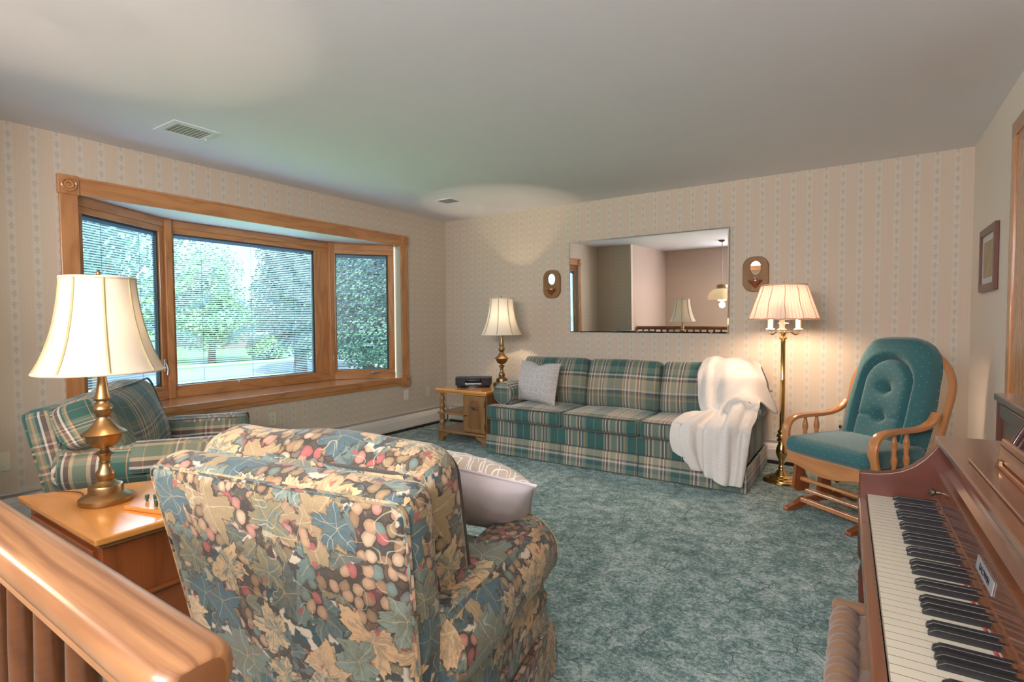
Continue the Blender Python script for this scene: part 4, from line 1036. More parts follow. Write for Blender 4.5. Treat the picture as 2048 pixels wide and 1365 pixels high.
rd = thing('radio', 'charcoal tabletop radio with disc slot standing on the end table', 'radio', (0.935, -0.655, 0.5465), 0.58)
rp = [(-0.185, 0.09)]+[(0.185*math.sin(a)/math.sin(0.72), -0.06-0.045*(math.cos(a)-math.cos(0.72))/(1-math.cos(0.72))) for a in [-0.72+1.44*i/14 for i in range(15)]]+[(0.185, 0.09)]
MB().prism(rp, 2, 0.018, 0.100).build('body', 'radio', rd, bev=0.006, bseg=3)
rp2 = [(x*0.90, y*0.88) for x, y in rp]; MB().prism(rp2, 2, 0.0, 0.018).build('plinth', 'black', rd)
def rfront(x0, x1, z0, z1, d, nm, mat):
    def f(u, v):
        x = x0+(x1-x0)*u; a = math.asin(x*math.sin(0.72)/0.185); return Vector((x, -0.06-0.045*(math.cos(a)-math.cos(0.72))/(1-math.cos(0.72))-d, z0+(z1-z0)*v))
    return MB().grid(f, 10, 1).build(nm, mat, rd, solid=0.002)
rfront(-0.085, 0.085, 0.052, 0.094, 0.001, 'display', 'black'); so = rfront(-0.080, 0.085, 0.026, 0.048, 0.001, 'disc_slot', 'silver')
rfront(-0.045, 0.055, 0.030, 0.037, 0.0032, 'slot_lip', 'black')

# ================================================================== wedge table with lamp, peg game
wt = thing('side_table', 'wedge-shaped honey wood table with door in the foreground under the large lamp', 'table', (1.80, -4.0, 0))
def wp(k): return [(x-1.80-(0.0 if k == 0 else 0), y+4.0) for x, y in ((1.322, -4.298), (2.156, -4.298), (2.158, -3.60), (1.712, -3.60))]
def inset(poly, d):
    cx = sum(p[0] for p in poly)/4; cy = sum(p[1] for p in poly)/4
    return [(p[0]+(d if p[0] < cx else -d)*1.25, p[1]+(d if p[1] < cy else -d)) for p in poly]
MB().prism(wp(0), 2, 0.470, 0.496, grain=0).build('table_top', 'honey', wt, bev=0.007, bseg=3)
MB().prism(inset(wp(0), 0.018), 2, 0.452, 0.470, grain=0).build('top_molding', 'table', wt, bev=0.003)
body = inset(wp(0), 0.032)
MB().prism(body, 2, 0.055, 0.452, grain=2).build('cabinet_body', 'honey_dark', wt, bev=0.003)
MB().prism(inset(wp(0), 0.022), 2, 0.0, 0.060, grain=0).build('plinth', 'honey_dark', wt, bev=0.004)
MB().box(0.322, 0.334, -0.24, 0.33, 0.232, 0.246, 0.003, grain=1).build('side_rail', 'honey_dark', wt)
wd = MB().box(-0.36, 0.28, -0.284, -0.262, 0.085, 0.435, 0.004, grain=2).build('door', 'honey_dark', wt)
for a in ((-0.335, -0.275, 0.105, 0.415), (0.195, 0.255, 0.105, 0.415)): MB().box(a[0], a[1], -0.292, -0.284, a[2], a[3], 0.003, grain=2).build('door_stile', 'table', wd)
for a in ((-0.275, 0.195, 0.105, 0.155), (-0.275, 0.195, 0.365, 0.415)): MB().box(a[0], a[1], -0.292, -0.284, a[2], a[3], 0.003, grain=0).build('door_rail', 'table', wd)
MB().lathe([(0.006, 0), (0.006, 0.012), (0.014, 0.018), (0.017, 0.028), (0.012, 0.036), (0, 0.038)], 14, xf=Matrix.Translation((0.225, -0.292, 0.26)) @ Matrix.Rotation(PI/2, 4, 'X')).build('door_knob', 'chrome', wd)

gm = thing('peg_game', 'small wooden peg board with green pegs on the wedge table', 'game', (1.975, -4.045, 0.4962), 0.25)
MB().prism([(-0.095, -0.055), (0.12, -0.05), (0.11, 0.06), (-0.085, 0.04)], 2, 0.0, 0.016, grain=0).build('board', 'honey', gm, bev=0.004)
for x, y in ((-0.055, 0.012), (-0.025, 0.024), (0.010, 0.020), (0.055, 0.015), (0.04, -0.02)):
    MB().lathe([(0.0045, 0.016), (0.0045, 0.024), (0.008, 0.027), (0.0065, 0.033), (0.0085, 0.040), (0.006, 0.044), (0, 0.0445)], 12, c=(x, y, 0)).build('peg', 'green_peg', gm)

# ================================================================== stair rail in the foreground
rl = thing('stair_railing', 'oak banister rail with balusters crossing the left foreground', 'railing', (2.25, -4.738, 0))
RT = 0.918
prof = [(0.021, 0.0), (0.0245, 0.003), (0.0250, 0.012), (0.0225, 0.016), (0.0225, 0.020), (0.030, 0.024), (0.0350, 0.030), (0.0370, 0.038), (0.0372, 0.046), (0.0358, 0.054), (0.0325, 0.060), (0.0275, 0.0635), (0.0215, 0.065), (0.010, 0.0656), (0.0, 0.0658)]
rprof = prof+[(-y, z) for y, z in reversed(prof[:-1])]
x0, x1 = 0.70-2.25, 3.795-2.25
secs = [(x0, 1.0)]+[(x0+(x1-0.024-x0)*i/6, 1.0) for i in range(1, 7)]+[(x1-0.024+0.024*math.sin(a), 1.0-0.5*(1-math.cos(a))) for a in [PI/2*i/7 for i in range(1, 8)]]
n = len(rprof); vs, fs, uvs = [], [], []
for x, s_ in secs:
    for (y, z) in rprof: vs.append((x, y*s_**0.7, RT-0.065+(z-0.03)*(0.6+0.4*s_)+0.03))
for i in range(len(secs)-1):
    for j in range(n):
        k = (j+1) % n; fs.append([i*n+j, (i+1)*n+j, (i+1)*n+k, i*n+k])
        ys = [rprof[j][0]*1.0+0.1*(rprof[j][1] < 0.03), rprof[k][0]+0.1*(rprof[j][1] < 0.03)]
        uvs.append([(secs[i][0], ys[0]), (secs[i+1][0], ys[0]), (secs[i+1][0], ys[1]), (secs[i][0], ys[1])])
fs.append(list(range(n))); uvs.append([(0, 0)]*n); fs.append([(len(secs)-1)*n+j for j in reversed(range(n))]); uvs.append([(0, 0)]*n)
MB().add(vs, fs, uvs, True).build('handrail', 'oak_rail', rl)
xb = 3.735-2.25; bi = 0
while xb > x0+0.06:
    if bi == 0:
        MB().rbox((xb-0.02, 0, 0.427), (0.060, 0.040, 0.854), 0.006, 2, grain=2, smooth=False).build('newel_post', 'oak_shaded', rl)
        bi += 1; xb -= 0.115; continue
    m = MB(); m.rbox((xb, 0, 0.095), (0.034, 0.034, 0.13), 0.003, 1, grain=2, smooth=False)
    m.lathe([(0.017, 0.155), (0.012, 0.17), (0.0175, 0.20), (0.019, 0.26), (0.014, 0.33), (0.0165, 0.36), (0.013, 0.38), (0.016, 0.45), (0.019, 0.60), (0.0185, 0.75), (0.0165, 0.857)], 14, c=(xb, 0, 0))
    m.build('baluster', 'oak_shaded', rl); xb -= 0.117
MB().box(x0, x1-0.02, -0.030, 0.030, 0.0, 0.032, 0.004, grain=0).build('shoe_rail', 'oak_shaded', rl)
MB().lathe([(0.055, 0.0), (0.055, 0.012), (0.045, 0.018), (0.0, 0.02)], 24, xf=Matrix.Translation((0.688-2.25, 0, RT-0.035)) @ Matrix.Rotation(PI/2, 4, 'Y')).build('wall_rosette', 'oak', rl)

# ================================================================== wall mirror, sconces, picture
mx0, mx1, mz0, mz1 = 1.7196, 3.2939, 1.1033, 2.0373
mr = thing('wall_mirror', 'large frameless rectangular mirror hanging on the wall above the sofa', 'mirror', ((mx0+mx1)/2, -0.004, mz0))
xf = rot_x(0.0205, (0, 0, 0)); hwid, hh = (mx1-mx0)/2, mz1-mz0
b_ = 0.011
MB().add([(-hwid+b_, -0.012, b_), (hwid-b_, -0.012, b_), (hwid-b_, -0.012, hh-b_), (-hwid+b_, -0.012, hh-b_)], [[0, 1, 2, 3]], xf=xf).build('mirror_glass', 'mirror', mr)
q = [(-hwid, -0.007, 0), (hwid, -0.007, 0), (hwid, -0.007, hh), (-hwid, -0.007, hh), (-hwid+b_, -0.012, b_), (hwid-b_, -0.012, b_), (hwid-b_, -0.012, hh-b_), (-hwid+b_, -0.012, hh-b_)]
MB().add(q, [[0, 1, 5, 4], [1, 2, 6, 5], [2, 3, 7, 6], [3, 0, 4, 7]], xf=xf).build('bevelled_edge', 'mirror_edge', mr)
MB().box(-hwid, hwid, -0.007, 0.0, 0.0005, hh-0.0005, 0, 0, xf=xf).build('backing', 'dark', mr)
for x, z in ((-hwid+0.12, hh), (-0.05, hh), (hwid-0.15, hh), (-hwid+0.12, 0), (-0.05, 0), (hwid-0.15, 0)):
    MB().rbox((x, -0.010, z), (0.014, 0.012, 0.018), 0.004, 2, xf=xf).build('clip', 'chrome', mr)

def sconce(x, label, kind):
    s_ = thing('wall_sconce', label, 'sconce', (x, 0, 1.614))
    w, h = 0.103, 0.150
    def stad(w, h, r, n=10):
        o = []
        for cx, cy, a in ((w-r, h-r, 0), (-(w-r), h-r, PI/2), (-(w-r), -(h-r), PI), (w-r, -(h-r), 1.5*PI)):
            for i in range(n+1): t = a+PI/2*i/n; o.append((cx+r*math.cos(t), cy+r*math.sin(t)))
        return o
    outer = stad(w, h, 0.085); mzc = 0.052
    m = MB(); N = len(outer)
    inner = [(0.041*math.cos(2*PI*i/N+PI/N*0), mzc+0.058*math.sin(2*PI*i/N)) for i in range(N)]
    rings = [[(x_, -0.001, z_) for x_, z_ in outer], [(x_, -0.020, z_) for x_, z_ in outer], [(x_*0.95, -0.025, z_*0.965) for x_, z_ in outer],
             [(x_*1.12, -0.025, (z_-mzc)*1.1+mzc) for x_, z_ in inner], [(x_, -0.014, z_) for x_, z_ in inner]]
    vs = [p for r_ in rings for p in r_]; fs = []
    for i in range(4):
        for j in range(N): k = (j+1) % N; fs.append([i*N+j, i*N+k, (i+1)*N+k, (i+1)*N+j])
    m.add(vs, fs, None, False, grain=2).build('backplate', 'sconce', s_)
    e = MB(); e.add([(0.0415*math.cos(2*PI*i/40), -0.0165-0.0030*math.sin(2*PI*i/40), mzc+0.0585*math.sin(2*PI*i/40)) for i in range(40)], [list(range(40))]).build('oval_mirror', 'mirror', s_)
    cup = MB()
    vs = [(0, -0.024, -0.125)]+[(0.058*math.cos(a), -0.024-0.050*math.sin(a), -0.052) for a in [PI*i/12 for i in range(13)]]+[(0.058*math.cos(a), -0.024-0.050*math.sin(a), -0.060) for a in [PI*i/12 for i in range(13)]]
    fs = [[0, 14+i, 15+i] for i in range(12)]+[[14+i, 1+i, 2+i, 15+i] for i in range(12)]+[list(range(1, 14))]
    cup.add(vs, fs, None, False, grain=2).build('candle_cup', 'glider_red', s_)
    if kind:
        MB().lathe([(0.014, -0.052), (0.016, -0.046), (0.012, -0.040), (0.012, -0.034), (0.0, -0.034)], 14, c=(0.0, -0.045, 0)).build('metal_holder', 'chrome', s_)
    return s_
sconce(1.503, 'small oak wall sconce with oval mirror left of the large mirror', False)
sconce(3.508, 'small oak wall sconce partly behind the peach floor lamp shade', True)

pf = thing('picture_frame', 'small dark mahogany framed picture on the plain right wall', 'picture', (RW, -0.69, 1.585))
y0, y1, z0, z1 = -0.235, 0.255, -0.195, 0.195
for nm, (a, b2, c_, d) in (('frame_side', (y0, y0+0.045, z0, z1)), ('frame_side', (y1-0.045, y1, z0, z1)), ('frame_rail', (y0+0.045, y1-0.045, z0, z0+0.045)), ('frame_rail', (y0+0.045, y1-0.045, z1-0.045, z1))):
    MB().box(-0.022, -0.001, a, b2, c_, d, 0.003).build(nm, 'frame', pf)
MB().box(-0.010, -0.002, y0+0.045, y1-0.045, z0+0.045, z1-0.045, 0, 0).build('mat_board', 'mat_white', pf)
MB().box(-0.012, -0.010, y0+0.10, y1-0.10, z0+0.085, z1-0.085, 0, 0).build('print', 'print', pf)

# ================================================================== glider chair
gl = thing('glider_rocker', 'wooden glider rocking chair with teal tufted cushions by the right corner', 'chair', (4.262, -1.085, 0), 0.0)
GF = Vector((-0.60, -0.80, 0)); gl.rotation_euler = (0, 0, math.atan2(GF.x, -GF.y))
for s_ in (-1, 1):      # sled feet
    x = s_*0.215
    MB().prism([(-0.335, 0.0), (-0.330, 0.022), (-0.26, 0.040), (-0.18, 0.075), (0.12, 0.085), (0.22, 0.065), (0.30, 0.030), (0.305, 0.0), (0.24, 0.0), (0.17, 0.030), (-0.13, 0.035), (-0.21, 0.012), (-0.26, 0.0)], 0, x-0.019, x+0.019, grain=1
               ).build('sled_foot', 'glider_red', gl, bev=0.005)
    MB().prism([(-0.06, 0.07), (0.06, 0.07), (0.035, 0.20), (0.03, 0.285), (-0.03, 0.285), (-0.035, 0.20)], 0, x-0.016, x+0.016, grain=2).build('base_upright', 'glider_red', gl, bev=0.005)
    MB().prism([(-0.215, 0.300), (-0.165, 0.310), (-0.150, 0.26), (-0.130, 0.21), (-0.095, 0.155), (-0.105, 0.112), (-0.150, 0.100), (-0.205, 0.105), (-0.235, 0.135), (-0.225, 0.20)], 0, s_*0.248-0.011, s_*0.248+0.011, grain=2).build('glide_link', 'glider_red', gl, bev=0.004)
    MB().prism([(0.15, 0.300), (0.185, 0.310), (0.20, 0.26), (0.195, 0.14), (0.15, 0.115), (0.13, 0.14), (0.14, 0.20)], 0, s_*0.248-0.011, s_*0.248+0.011, grain=2).build('glide_link', 'glider_red', gl, bev=0.004)
MB().tube([(-0.235, -0.172, 0.185), (-0.17, -0.172, 0.185), (-0.16, -0.172, 0.185), (0.16, -0.172, 0.185), (0.17, -0.172, 0.185), (0.235, -0.172, 0.185)], [0.016, 0.016, 0.012, 0.012, 0.016, 0.016], 12).build('front_stretcher', 'glider', gl)
MB().box(-0.20, 0.20, -0.185, -0.135, 0.112, 0.130, 0.004, grain=0).build('cross_board', 'glider', gl)
MB().box(-0.20, 0.20, -0.225, -0.195, 0.050, 0.078, 0.004, grain=0).build('cross_board', 'glider', gl)
MB().box(-0.20, 0.20, 0.13, 0.17, 0.055, 0.083, 0.004, grain=0).build('cross_board', 'glider', gl)
MB().box(-0.20, 0.20, -0.03, 0.03, 0.26, 0.285, 0.004, grain=0).build('bearing_board', 'glider_red', gl)
fr = [(-0.27, 0.372)]+[(-0.27+0.54*i/16, 0.300-0.040*math.sin(PI*i/16)**2+0.0) for i in range(17)]+[(0.27, 0.372)]
MB().prism([(x, z) for x, z in fr], 1, -0.265, -0.242, grain=0).build('front_apron', 'glider', gl, bev=0.004)
for s_ in (-1, 1): MB().box(s_*0.252-0.011, s_*0.252+0.011, -0.242, 0.24, 0.305, 0.368, 0.004, grain=1).build('side_rail', 'glider_red', gl)
MB().box(-0.262, 0.262, 0.225, 0.247, 0.305, 0.368, 0.004, grain=0).build('rear_rail', 'glider', gl)
MB().box(-0.24, 0.24, -0.24, 0.225, 0.345, 0.358, 0.003, grain=0).build('seat_deck', 'glider_red', gl)
# bent-wood arms
for s_ in (-1, 1):
    x = s_*0.292
    pts = smooth_path([(x, -0.215, 0.345), (x, -0.245, 0.43), (x, -0.250, 0.50), (x, -0.225, 0.555), (x, -0.165, 0.583), (x, -0.06, 0.588), (x, 0.06, 0.588), (x, 0.15, 0.596), (x*0.995, 0.225, 0.622), (x*0.985, 0.272, 0.668)], 6)
    a_ = MB().ribbon(pts, (1, 0, 0), 0.052, 0.026).build('arm', 'glider', gl)
    for y in (-0.085, 0.015):
        MB().lathe([(0.010, 0.355), (0.013, 0.37), (0.010, 0.385), (0.0175, 0.41), (0.018, 0.43), (0.011, 0.455), (0.014, 0.465), (0.011, 0.475), (0.018, 0.505), (0.016, 0.53), (0.010, 0.555), (0.010, 0.578)], 14, c=(x, y, 0)).build('spindle', 'glider', a_)
# hoop back
bxf = rot_x(-0.30, (0, 0.235, 0.36))
hp = [(-0.285, 0.24, 0.33), (-0.292, 0.24, 0.50), (-0.302, 0.24, 0.70)]+[(0.305*math.cos(PI-PI*i/14), 0.24, 0.80+0.285*math.sin(PI*i/14)) for i in range(0, 15)]+[(0.302, 0.24, 0.70), (0.292, 0.24, 0.50), (0.285, 0.24, 0.33)]
MB().ribbon(smooth_path(hp, 4), (0, 1, 0), 0.040, 0.030, xf=bxf).build('back_hoop', 'glider', gl)
for x in (-0.15, -0.05, 0.05, 0.15): MB().box(x-0.018, x+0.018, 0.235, 0.247, 0.36, 0.80+0.27*math.sqrt(1-(x/0.31)**2), 0.003, grain=2, xf=bxf).build('back_slat', 'glider', gl)
# seat cushion
sc = MB().rbox((0, -0.030, 0.420), (0.560, 0.520, 0.105), 0.045, 5, n=(10, 10, 3), crown=(0, 0.01, 0.022), wob=0.002)
so = sc.build('seat_cushion', 'teal', gl)
piping(so, rrect(-0.268, 0.268, -0.285, 0.225, 0.06, 0.440), 0.004, 'teal_plain')
# back cushion: padded arch with an inner U seam and tufts
def gpad(u, v):
    a, z = u*2-1, v*0.735
    wd = 0.250*(1.0+0.05*math.sin(min(1, z/0.45)*PI)) if z < 0.44 else 0.250*1.0*max(0.0, 1-((z-0.44)/0.295)**2.6)**(1/2.6)
    x = a*wd; e = max(0.0, 1-abs(a)**5)**0.5; ez = min(1, (0.735-z)/0.05)**0.5*min(1, (z+0.001)/0.04)**0.5 if z < 0.735 else 0
    th = 0.125*e*ez
    sd = (abs(x)-0.150) if z < 0.40 else (math.hypot(x, (z-0.40)*0.86)-0.150)
    th -= 0.040*math.exp(-(sd/0.016)**2)*e*ez
    if sd < 0: th -= 0.012
    for tx, tz in ((0.0, 0.375), (0.0, 0.190)):
        d2 = (x-tx)**2+(z-tz)**2; th -= 0.050*math.exp(-d2/0.0009)+0.018*math.exp(-d2/0.006)
    if abs(sd) < 0.5 and sd < 0: th -= 0.012*math.exp(-((z-0.19)/0.012)**2)*(abs(x)/0.15)
    return Vector((x, 0.215-max(0.004, th), 0.395+z))
bp = MB(); bp.grid(gpad, 56, 80, uvf=None)
bp.uv = [[(q[0]*0.56, q[1]*0.735) for q in f] for f in bp.uv]
bp.grid(lambda u, v: Vector((gpad(u, v).x, 0.218, 0.395+v*0.735)), 28, 30, 0.56, 0.735)
for i in range(len(bp.v)): bp.v[i] = bxf @ bp.v[i]
bo = bp.build('back_cushion', 'teal', gl)
for tz in (0.375, 0.190): MB().lathe([(0.0, 0.008), (0.007, 0.006), (0.010, 0.0)], 12, xf=bxf @ Matrix.Translation((0, 0.215-0.052, 0.395+tz)) @ Matrix.Rotation(PI/2, 4, 'X')).build('tuft_button', 'teal_plain', bo)
MB().ribbon([bxf @ Vector((0.0, 0.14, 1.085)), bxf @ Vector((0.0, 0.17, 1.115)), bxf @ Vector((0.0, 0.22, 1.117)), bxf @ Vector((0, 0.262, 1.112)), bxf @ Vector((0, 0.272, 1.06))], (1, 0, 0), 0.035, 0.006).build('tie_strap', 'teal_plain', gl)

# ================================================================== piano
pn = thing('piano', 'glossy brown spinet piano with its keyboard open in the right foreground', 'piano', (4.28, -3.15, 0), 0.026)
PX, PY = 4.28, -3.15
def X(x): return x-PX
KEYZ = 0.73; N0 = -0.035       # first key edge (local y)
# case
MB().box(X(4.345), X(4.870), -1.345, 0.0, 0.60, 0.672, 0.004, grain=1).build('key_bed', 'piano', pn)
MB().box(X(4.288), X(4.309), -1.345, 0.0, 0.680, 0.716, 0.004, grain=1).build('key_slip', 'piano', pn)
for y in (0.0, -1.310):
    ck = [(X(4.29), 0.60), (X(4.870), 0.60), (X(4.870), 0.888), (X(4.464), 0.888), (X(4.452), 0.868), (X(4.436), 0.846), (X(4.414), 0.824), (X(4.388), 0.807), (X(4.360), 0.797), (X(4.328), 0.791), (X(4.29), 0.789)]
    MB().prism(ck, 1, y-0.035, y, grain=0).build('key_cheek', 'piano_red', pn, bev=0.003)
for y in (-0.030, -1.315):
    lg = MB().lathe([(0.016, 0.0), (0.018, 0.03), (0.014, 0.04), (0.020, 0.35), (0.024, 0.50), (0.018, 0.53), (0.026, 0.55), (0.026, 0.60)], 20, c=(X(4.315), y, 0)).build('leg', 'piano_red', pn)
    MB().lathe([(0.0185, 0.0), (0.0195, 0.02), (0.0175, 0.035)], 16, c=(X(4.315), y, 0)).build('ferrule', 'chrome', lg)
MB().box(X(4.62), X(4.870), -1.32, -0.02, 0.0, 0.60, 0.004, grain=1).build('lower_case', 'piano', pn)
MB().box(X(4.462), X(4.870), -1.355, 0.012, 0.888, 0.906, 0.004, 2, grain=1).build('lid', 'piano', pn)
MB().prism([(X(4.4475), 0.716), (X(4.454), 0.742), (X(4.458), 0.742), (X(4.458), 0.752), (X(4.470), 0.752), (X(4.52), 0.716)], 1, -1.310, -0.035, grain=1).build('name_board_rail', 'piano', pn)
fb = [(X(4.460), 0.752), (X(4.4665), 0.800), (X(4.4645), 0.806), (X(4.4655), 0.812), (X(4.480), 0.816), (X(4.492), 0.826), (X(4.499), 0.842), (X(4.500), 0.858), (X(4.494), 0.874), (X(4.480), 0.888), (X(4.60), 0.888), (X(4.60), 0.752)]
fo = MB().prism(fb, 1, -1.310, -0.035, smooth=False, grain=1).build('fallboard', 'piano', pn)
MB().tube([(X(4.4455), -0.037, 0.728), (X(4.4455), -1.308, 0.728)], 0.004, 6).build('felt_strip', 'felt', pn)
MB().box(X(4.30), X(4.46), -1.310, -0.035, 0.672, 0.700, 0, 0).build('key_frame', 'dark', pn)
KP = 0.0235
for i in range(52):
    y = N0-KP*i
    wk = MB().box(X(4.310), X(4.458), y-KP+0.0007, y-0.0007, 0.712, KEYZ, 0, 0).build('white_key', 'ivory', pn)
    wk.data.materials.append(M['key_side'])
    for f in wk.data.polygons:
        if abs(f.normal.y) > 0.5: f.material_index = 1
names = [(5+i) % 7 for i in range(52)]       # A B C D E F G, counted from A
for i in range(51):
    if names[i] in (5, 0, 1, 3, 4):          # a black key follows A C D F G
        y = N0-KP*(i+1)
        b2 = MB().prism([(X(4.366), KEYZ), (X(4.458), KEYZ), (X(4.458), 0.7425), (X(4.376), 0.7425), (X(4.3675), 0.737)], 1, y-0.0052, y+0.0052)
        b2.build('black_key', 'ebony', pn, bev=0.0012)
kb = MB().lathe([(0.004, 0), (0.004, 0.010), (0.010, 0.014), (0.011, 0.020), (0.006, 0.024), (0.0, 0.025)], 16, xf=Matrix.Translation((X(4.463), -0.105, 0.778)) @ Matrix.Rotation(-PI/2, 4, 'Y'))
kb.build('pull_knob', 'pewter', pn)
# name plate with lettering
np_ = MB().box(-0.062, 0.062, -0.012, 0.012, 0.0, 0.0015, 0, 0, xf=Matrix.Translation((X(4.4630), -0.615, 0.778)) @ Matrix(((0, 0.134, -0.991, 0), (-1, 0, 0, 0), (0, 0.991, 0.134, 0), (0, 0, 0, 1)))).build('name_plate', 'silver', pn)
cu = bpy.data.curves.new('maker_lettering', 'FONT'); cu.body = 'BALDWIN'; cu.size = 0.0165; cu.align_x = 'CENTER'; cu.align_y = 'CENTER'; cu.extrude = 0.0003
tmp = bpy.data.objects.new('tmp_text', cu); C.objects.link(tmp)
bpy.context.view_layer.update()
lm = bpy.data.meshes.new_from_object(tmp.evaluated_get(bpy.context.evaluated_depsgraph_get())); bpy.data.objects.remove(tmp)
lm.materials.clear(); lm.materials.append(M['black'])
co = bpy.data.objects.new('maker_lettering', lm); C.objects.link(co); co.parent = np_
co.matrix_local = Matrix.Translation((X(4.4612), -0.615, 0.778)) @ Matrix(((0, 0.134, -0.991, 0), (-1, 0, 0, 0), (0, 0.991, 0.134, 0), (0, 0, 0, 1)))
# music shelf on the lid, hinged desk and its rods
MB().box(X(4.487), X(4.530), -1.16, -0.285, 0.9065, 0.913, 0.002, grain=1).build('music_shelf', 'piano', pn)
MB().box(X(4.523), X(4.536), -1.16, -0.330, 0.913, 0.924, 0.002, grain=1).build('desk_hinge_rail', 'glider_red', pn)
dxf = Matrix.Translation((X(4.530), 0, 0.924)) @ Matrix.Rotation(0.10, 4, 'Y') @ Matrix.Translation((-X(4.530), 0, -0.924))
dk = MB().box(X(4.528), X(4.537), -1.16, -0.335, 0.926, 0.972, 0.002, grain=1, xf=dxf).build('music_desk', 'piano', pn)
MB().box(X(4.5272), X(4.528), -1.16, -0.336, 0.9565, 0.9580, 0, 0, xf=dxf).build('desk_groove', 'dark', dk)
MB().box(X(4.522), X(4.528), -0.375, -0.350, 0.920, 0.930, 0.001).build('hinge', 'brass', dk)
for (a, b2) in (((4.555, -3.405, 0.945), (4.645, -3.425, 1.135)), ((4.552, -3.475, 0.945), (4.642, -3.495, 1.135))):
    MB().tube([(a[0]-PX, a[1]-PY, a[2]-0.03), (b2[0]-PX, b2[1]-PY, b2[2])], 0.0065, 12).build('desk_rod', 'rod', pn)

# bench
bn = thing('piano_bench', 'brown velour tufted bench tucked under the piano keyboard', 'bench', (4.42, -3.80, 0.025))
MB().rbox((0, 0, 0.335), (0.36, 0.88, 0.13), 0.03, 3, n=(3, 8, 2)).build('seat_frame', 'velour', bn)
def seatp(u, v):
    x = -0.125+0.30*u; y = -0.405+0.81*v
    k = (v*2.35+0.30) % 1.0
    z = 0.432+0.030*math.sin(PI*min(1, max(0, k)))**0.5*(0.4+0.6*math.sin(PI*u)**0.5)
    return Vector((x, y, z))
MB().grid(seatp, 14, 70, 0.3, 0.81).build('seat_pad', 'velour', bn, solid=0.01)
def rollp(u, v):
    a = PI*1.15*u-0.15; y = -0.405+0.81*v
    pl_ = 0.0022*math.sin(v*150)*math.sin(PI*u)**1.0+0.0016*math.sin(v*67+1)
    k = (v*2.35+0.30) % 1.0
    r = 0.032*(0.86+0.14*math.sin(PI*k)**0.35)+pl_
    return Vector((-0.152-r*math.cos(a)*0.95, y, 0.430+r*1.15*math.sin(a)))
MB().grid(rollp, 12, 160, 0.12, 0.81).build('front_roll', 'velour', bn, solid=0.006)
for y in (-0.425, 0.425):
    MB().rbox((0, y, 0.425), (0.365, 0.034, 0.095), 0.016, 4, n=(8, 1, 2), wob=0.002).build('end_roll', 'velour', bn)
for x in (-0.14, 0.14):
    for y in (-0.38, 0.38): MB().lathe([(0.014, -0.025), (0.020, 0.27)], 12, c=(x, y, 0)).build('leg', 'piano_red', bn)

# console cabinet against the right wall beyond the piano
cb = thing('console_cabinet', 'glossy brown console cabinet against the right wall beyond the piano', 'cabinet', (4.81, -2.72, 0))
MB().rbox((0.0, 0.0, 0.9365), (0.224, 0.72, 0.027), 0.006, 2, grain=1, smooth=False).build('cabinet_top', 'piano', cb)
MB().box(-0.095, 0.11, -0.35, 0.348, 0.05, 0.923, 0.003, grain=2).build('cabinet_body', 'piano', cb)
for y in (-0.34, 0.338): MB().box(-0.104, -0.088, y-0.018, y+0.018, 0.0, 0.923, 0.003, grain=2).build('corner_stile', 'piano_red', cb)
MB().box(-0.102, -0.095, -0.31, 0.31, 0.865, 0.915, 0.003, grain=1).build('front_rail', 'piano', cb)
MB().box(-0.100, 0.11, -0.345, 0.343, 0.0, 0.05, 0.003, grain=1).build('plinth', 'piano_red', cb)

# ================================================================== outside
GZ = -0.6
struct('ground_lawn', MB().box(-90, -0.7, -60, 60, GZ-0.2, GZ, 0, 0), 'lawn')
def strip(name, pts, mat, h):
    m = MB(); m.add([(x, y, GZ+h) for x, y in pts]+[(x, y, GZ-0.02) for x, y in pts], [[0, 1, 2, 3], [7, 6, 5, 4], [0, 4, 5, 1], [1, 5, 6, 2], [2, 6, 7, 3], [3, 7, 4, 0]]); return struct(name, m, mat)
strip('street', [(-17.6, -40), (-13.4, -40), (-13.4, 50), (-17.6, 50)], 'road', 0.012)
strip('sidewalk', [(-12.9, -40), (-11.2, -40), (-11.2, 50), (-12.9, 50)], 'walk', 0.02)
strip('sidewalk', [(-19.6, -40), (-18.6, -40), (-18.6, 50), (-19.6, 50)], 'walk', 0.02)
def tree(name, label, x, y, trunk_h, blobs, n, ls, mat, tr=0.18, group=None):
    t = thing(name, label, 'tree' if tr else 'shrub', (x, y, GZ), 0, group)
    if tr:
        b = MB(); b.tube([(0, 0, 0), (0.03, 0.02, trunk_h*0.6), (0, 0.05, trunk_h*1.35)], [tr, tr*0.8, tr*0.45], 10)
        for i in range(4):
            a = i*1.6; b.tube([(0, 0.03, trunk_h*0.9), (0.5*math.cos(a), 0.5*math.sin(a), trunk_h*1.25), (1.0*math.cos(a), 1.0*math.sin(a), trunk_h*1.6)], [tr*0.4, tr*0.3, tr*0.12], 6)
        b.build('trunk', 'bark', t)
    m = MB(); vol = [bx*by*bz for _, _, _, bx, by, bz in blobs]; tot = sum(vol); vs, fs = [], []
    for (cx, cy, cz, bx, by, bz), v in zip(blobs, vol):
        for _ in range(int(n*v/tot)):
            d = Vector((random.gauss(0, 1), random.gauss(0, 1), random.gauss(0, 1))).normalized(); r = random.random()**0.38
            p = Vector((cx+d.x*bx*r, cy+d.y*by*r, cz+d.z*bz*r))
            q = (d+Vector((random.gauss(0, .6), random.gauss(0, .6), random.gauss(0, .6)+0.3))).normalized(); a = q.orthogonal().normalized(); c = q.cross(a)
            s_ = ls*random.uniform(0.6, 1.3); k = len(vs)
            vs += [p-a*s_, p-c*s_*0.55, p+a*s_, p+c*s_*0.55]; fs.append([k, k+1, k+2, k+3])
    m.add(vs, fs, [[(0, 0), (1, 0), (1, 1), (0, 1)]]*len(fs), False); m.build('foliage', mat, t, merge=False)
    return t
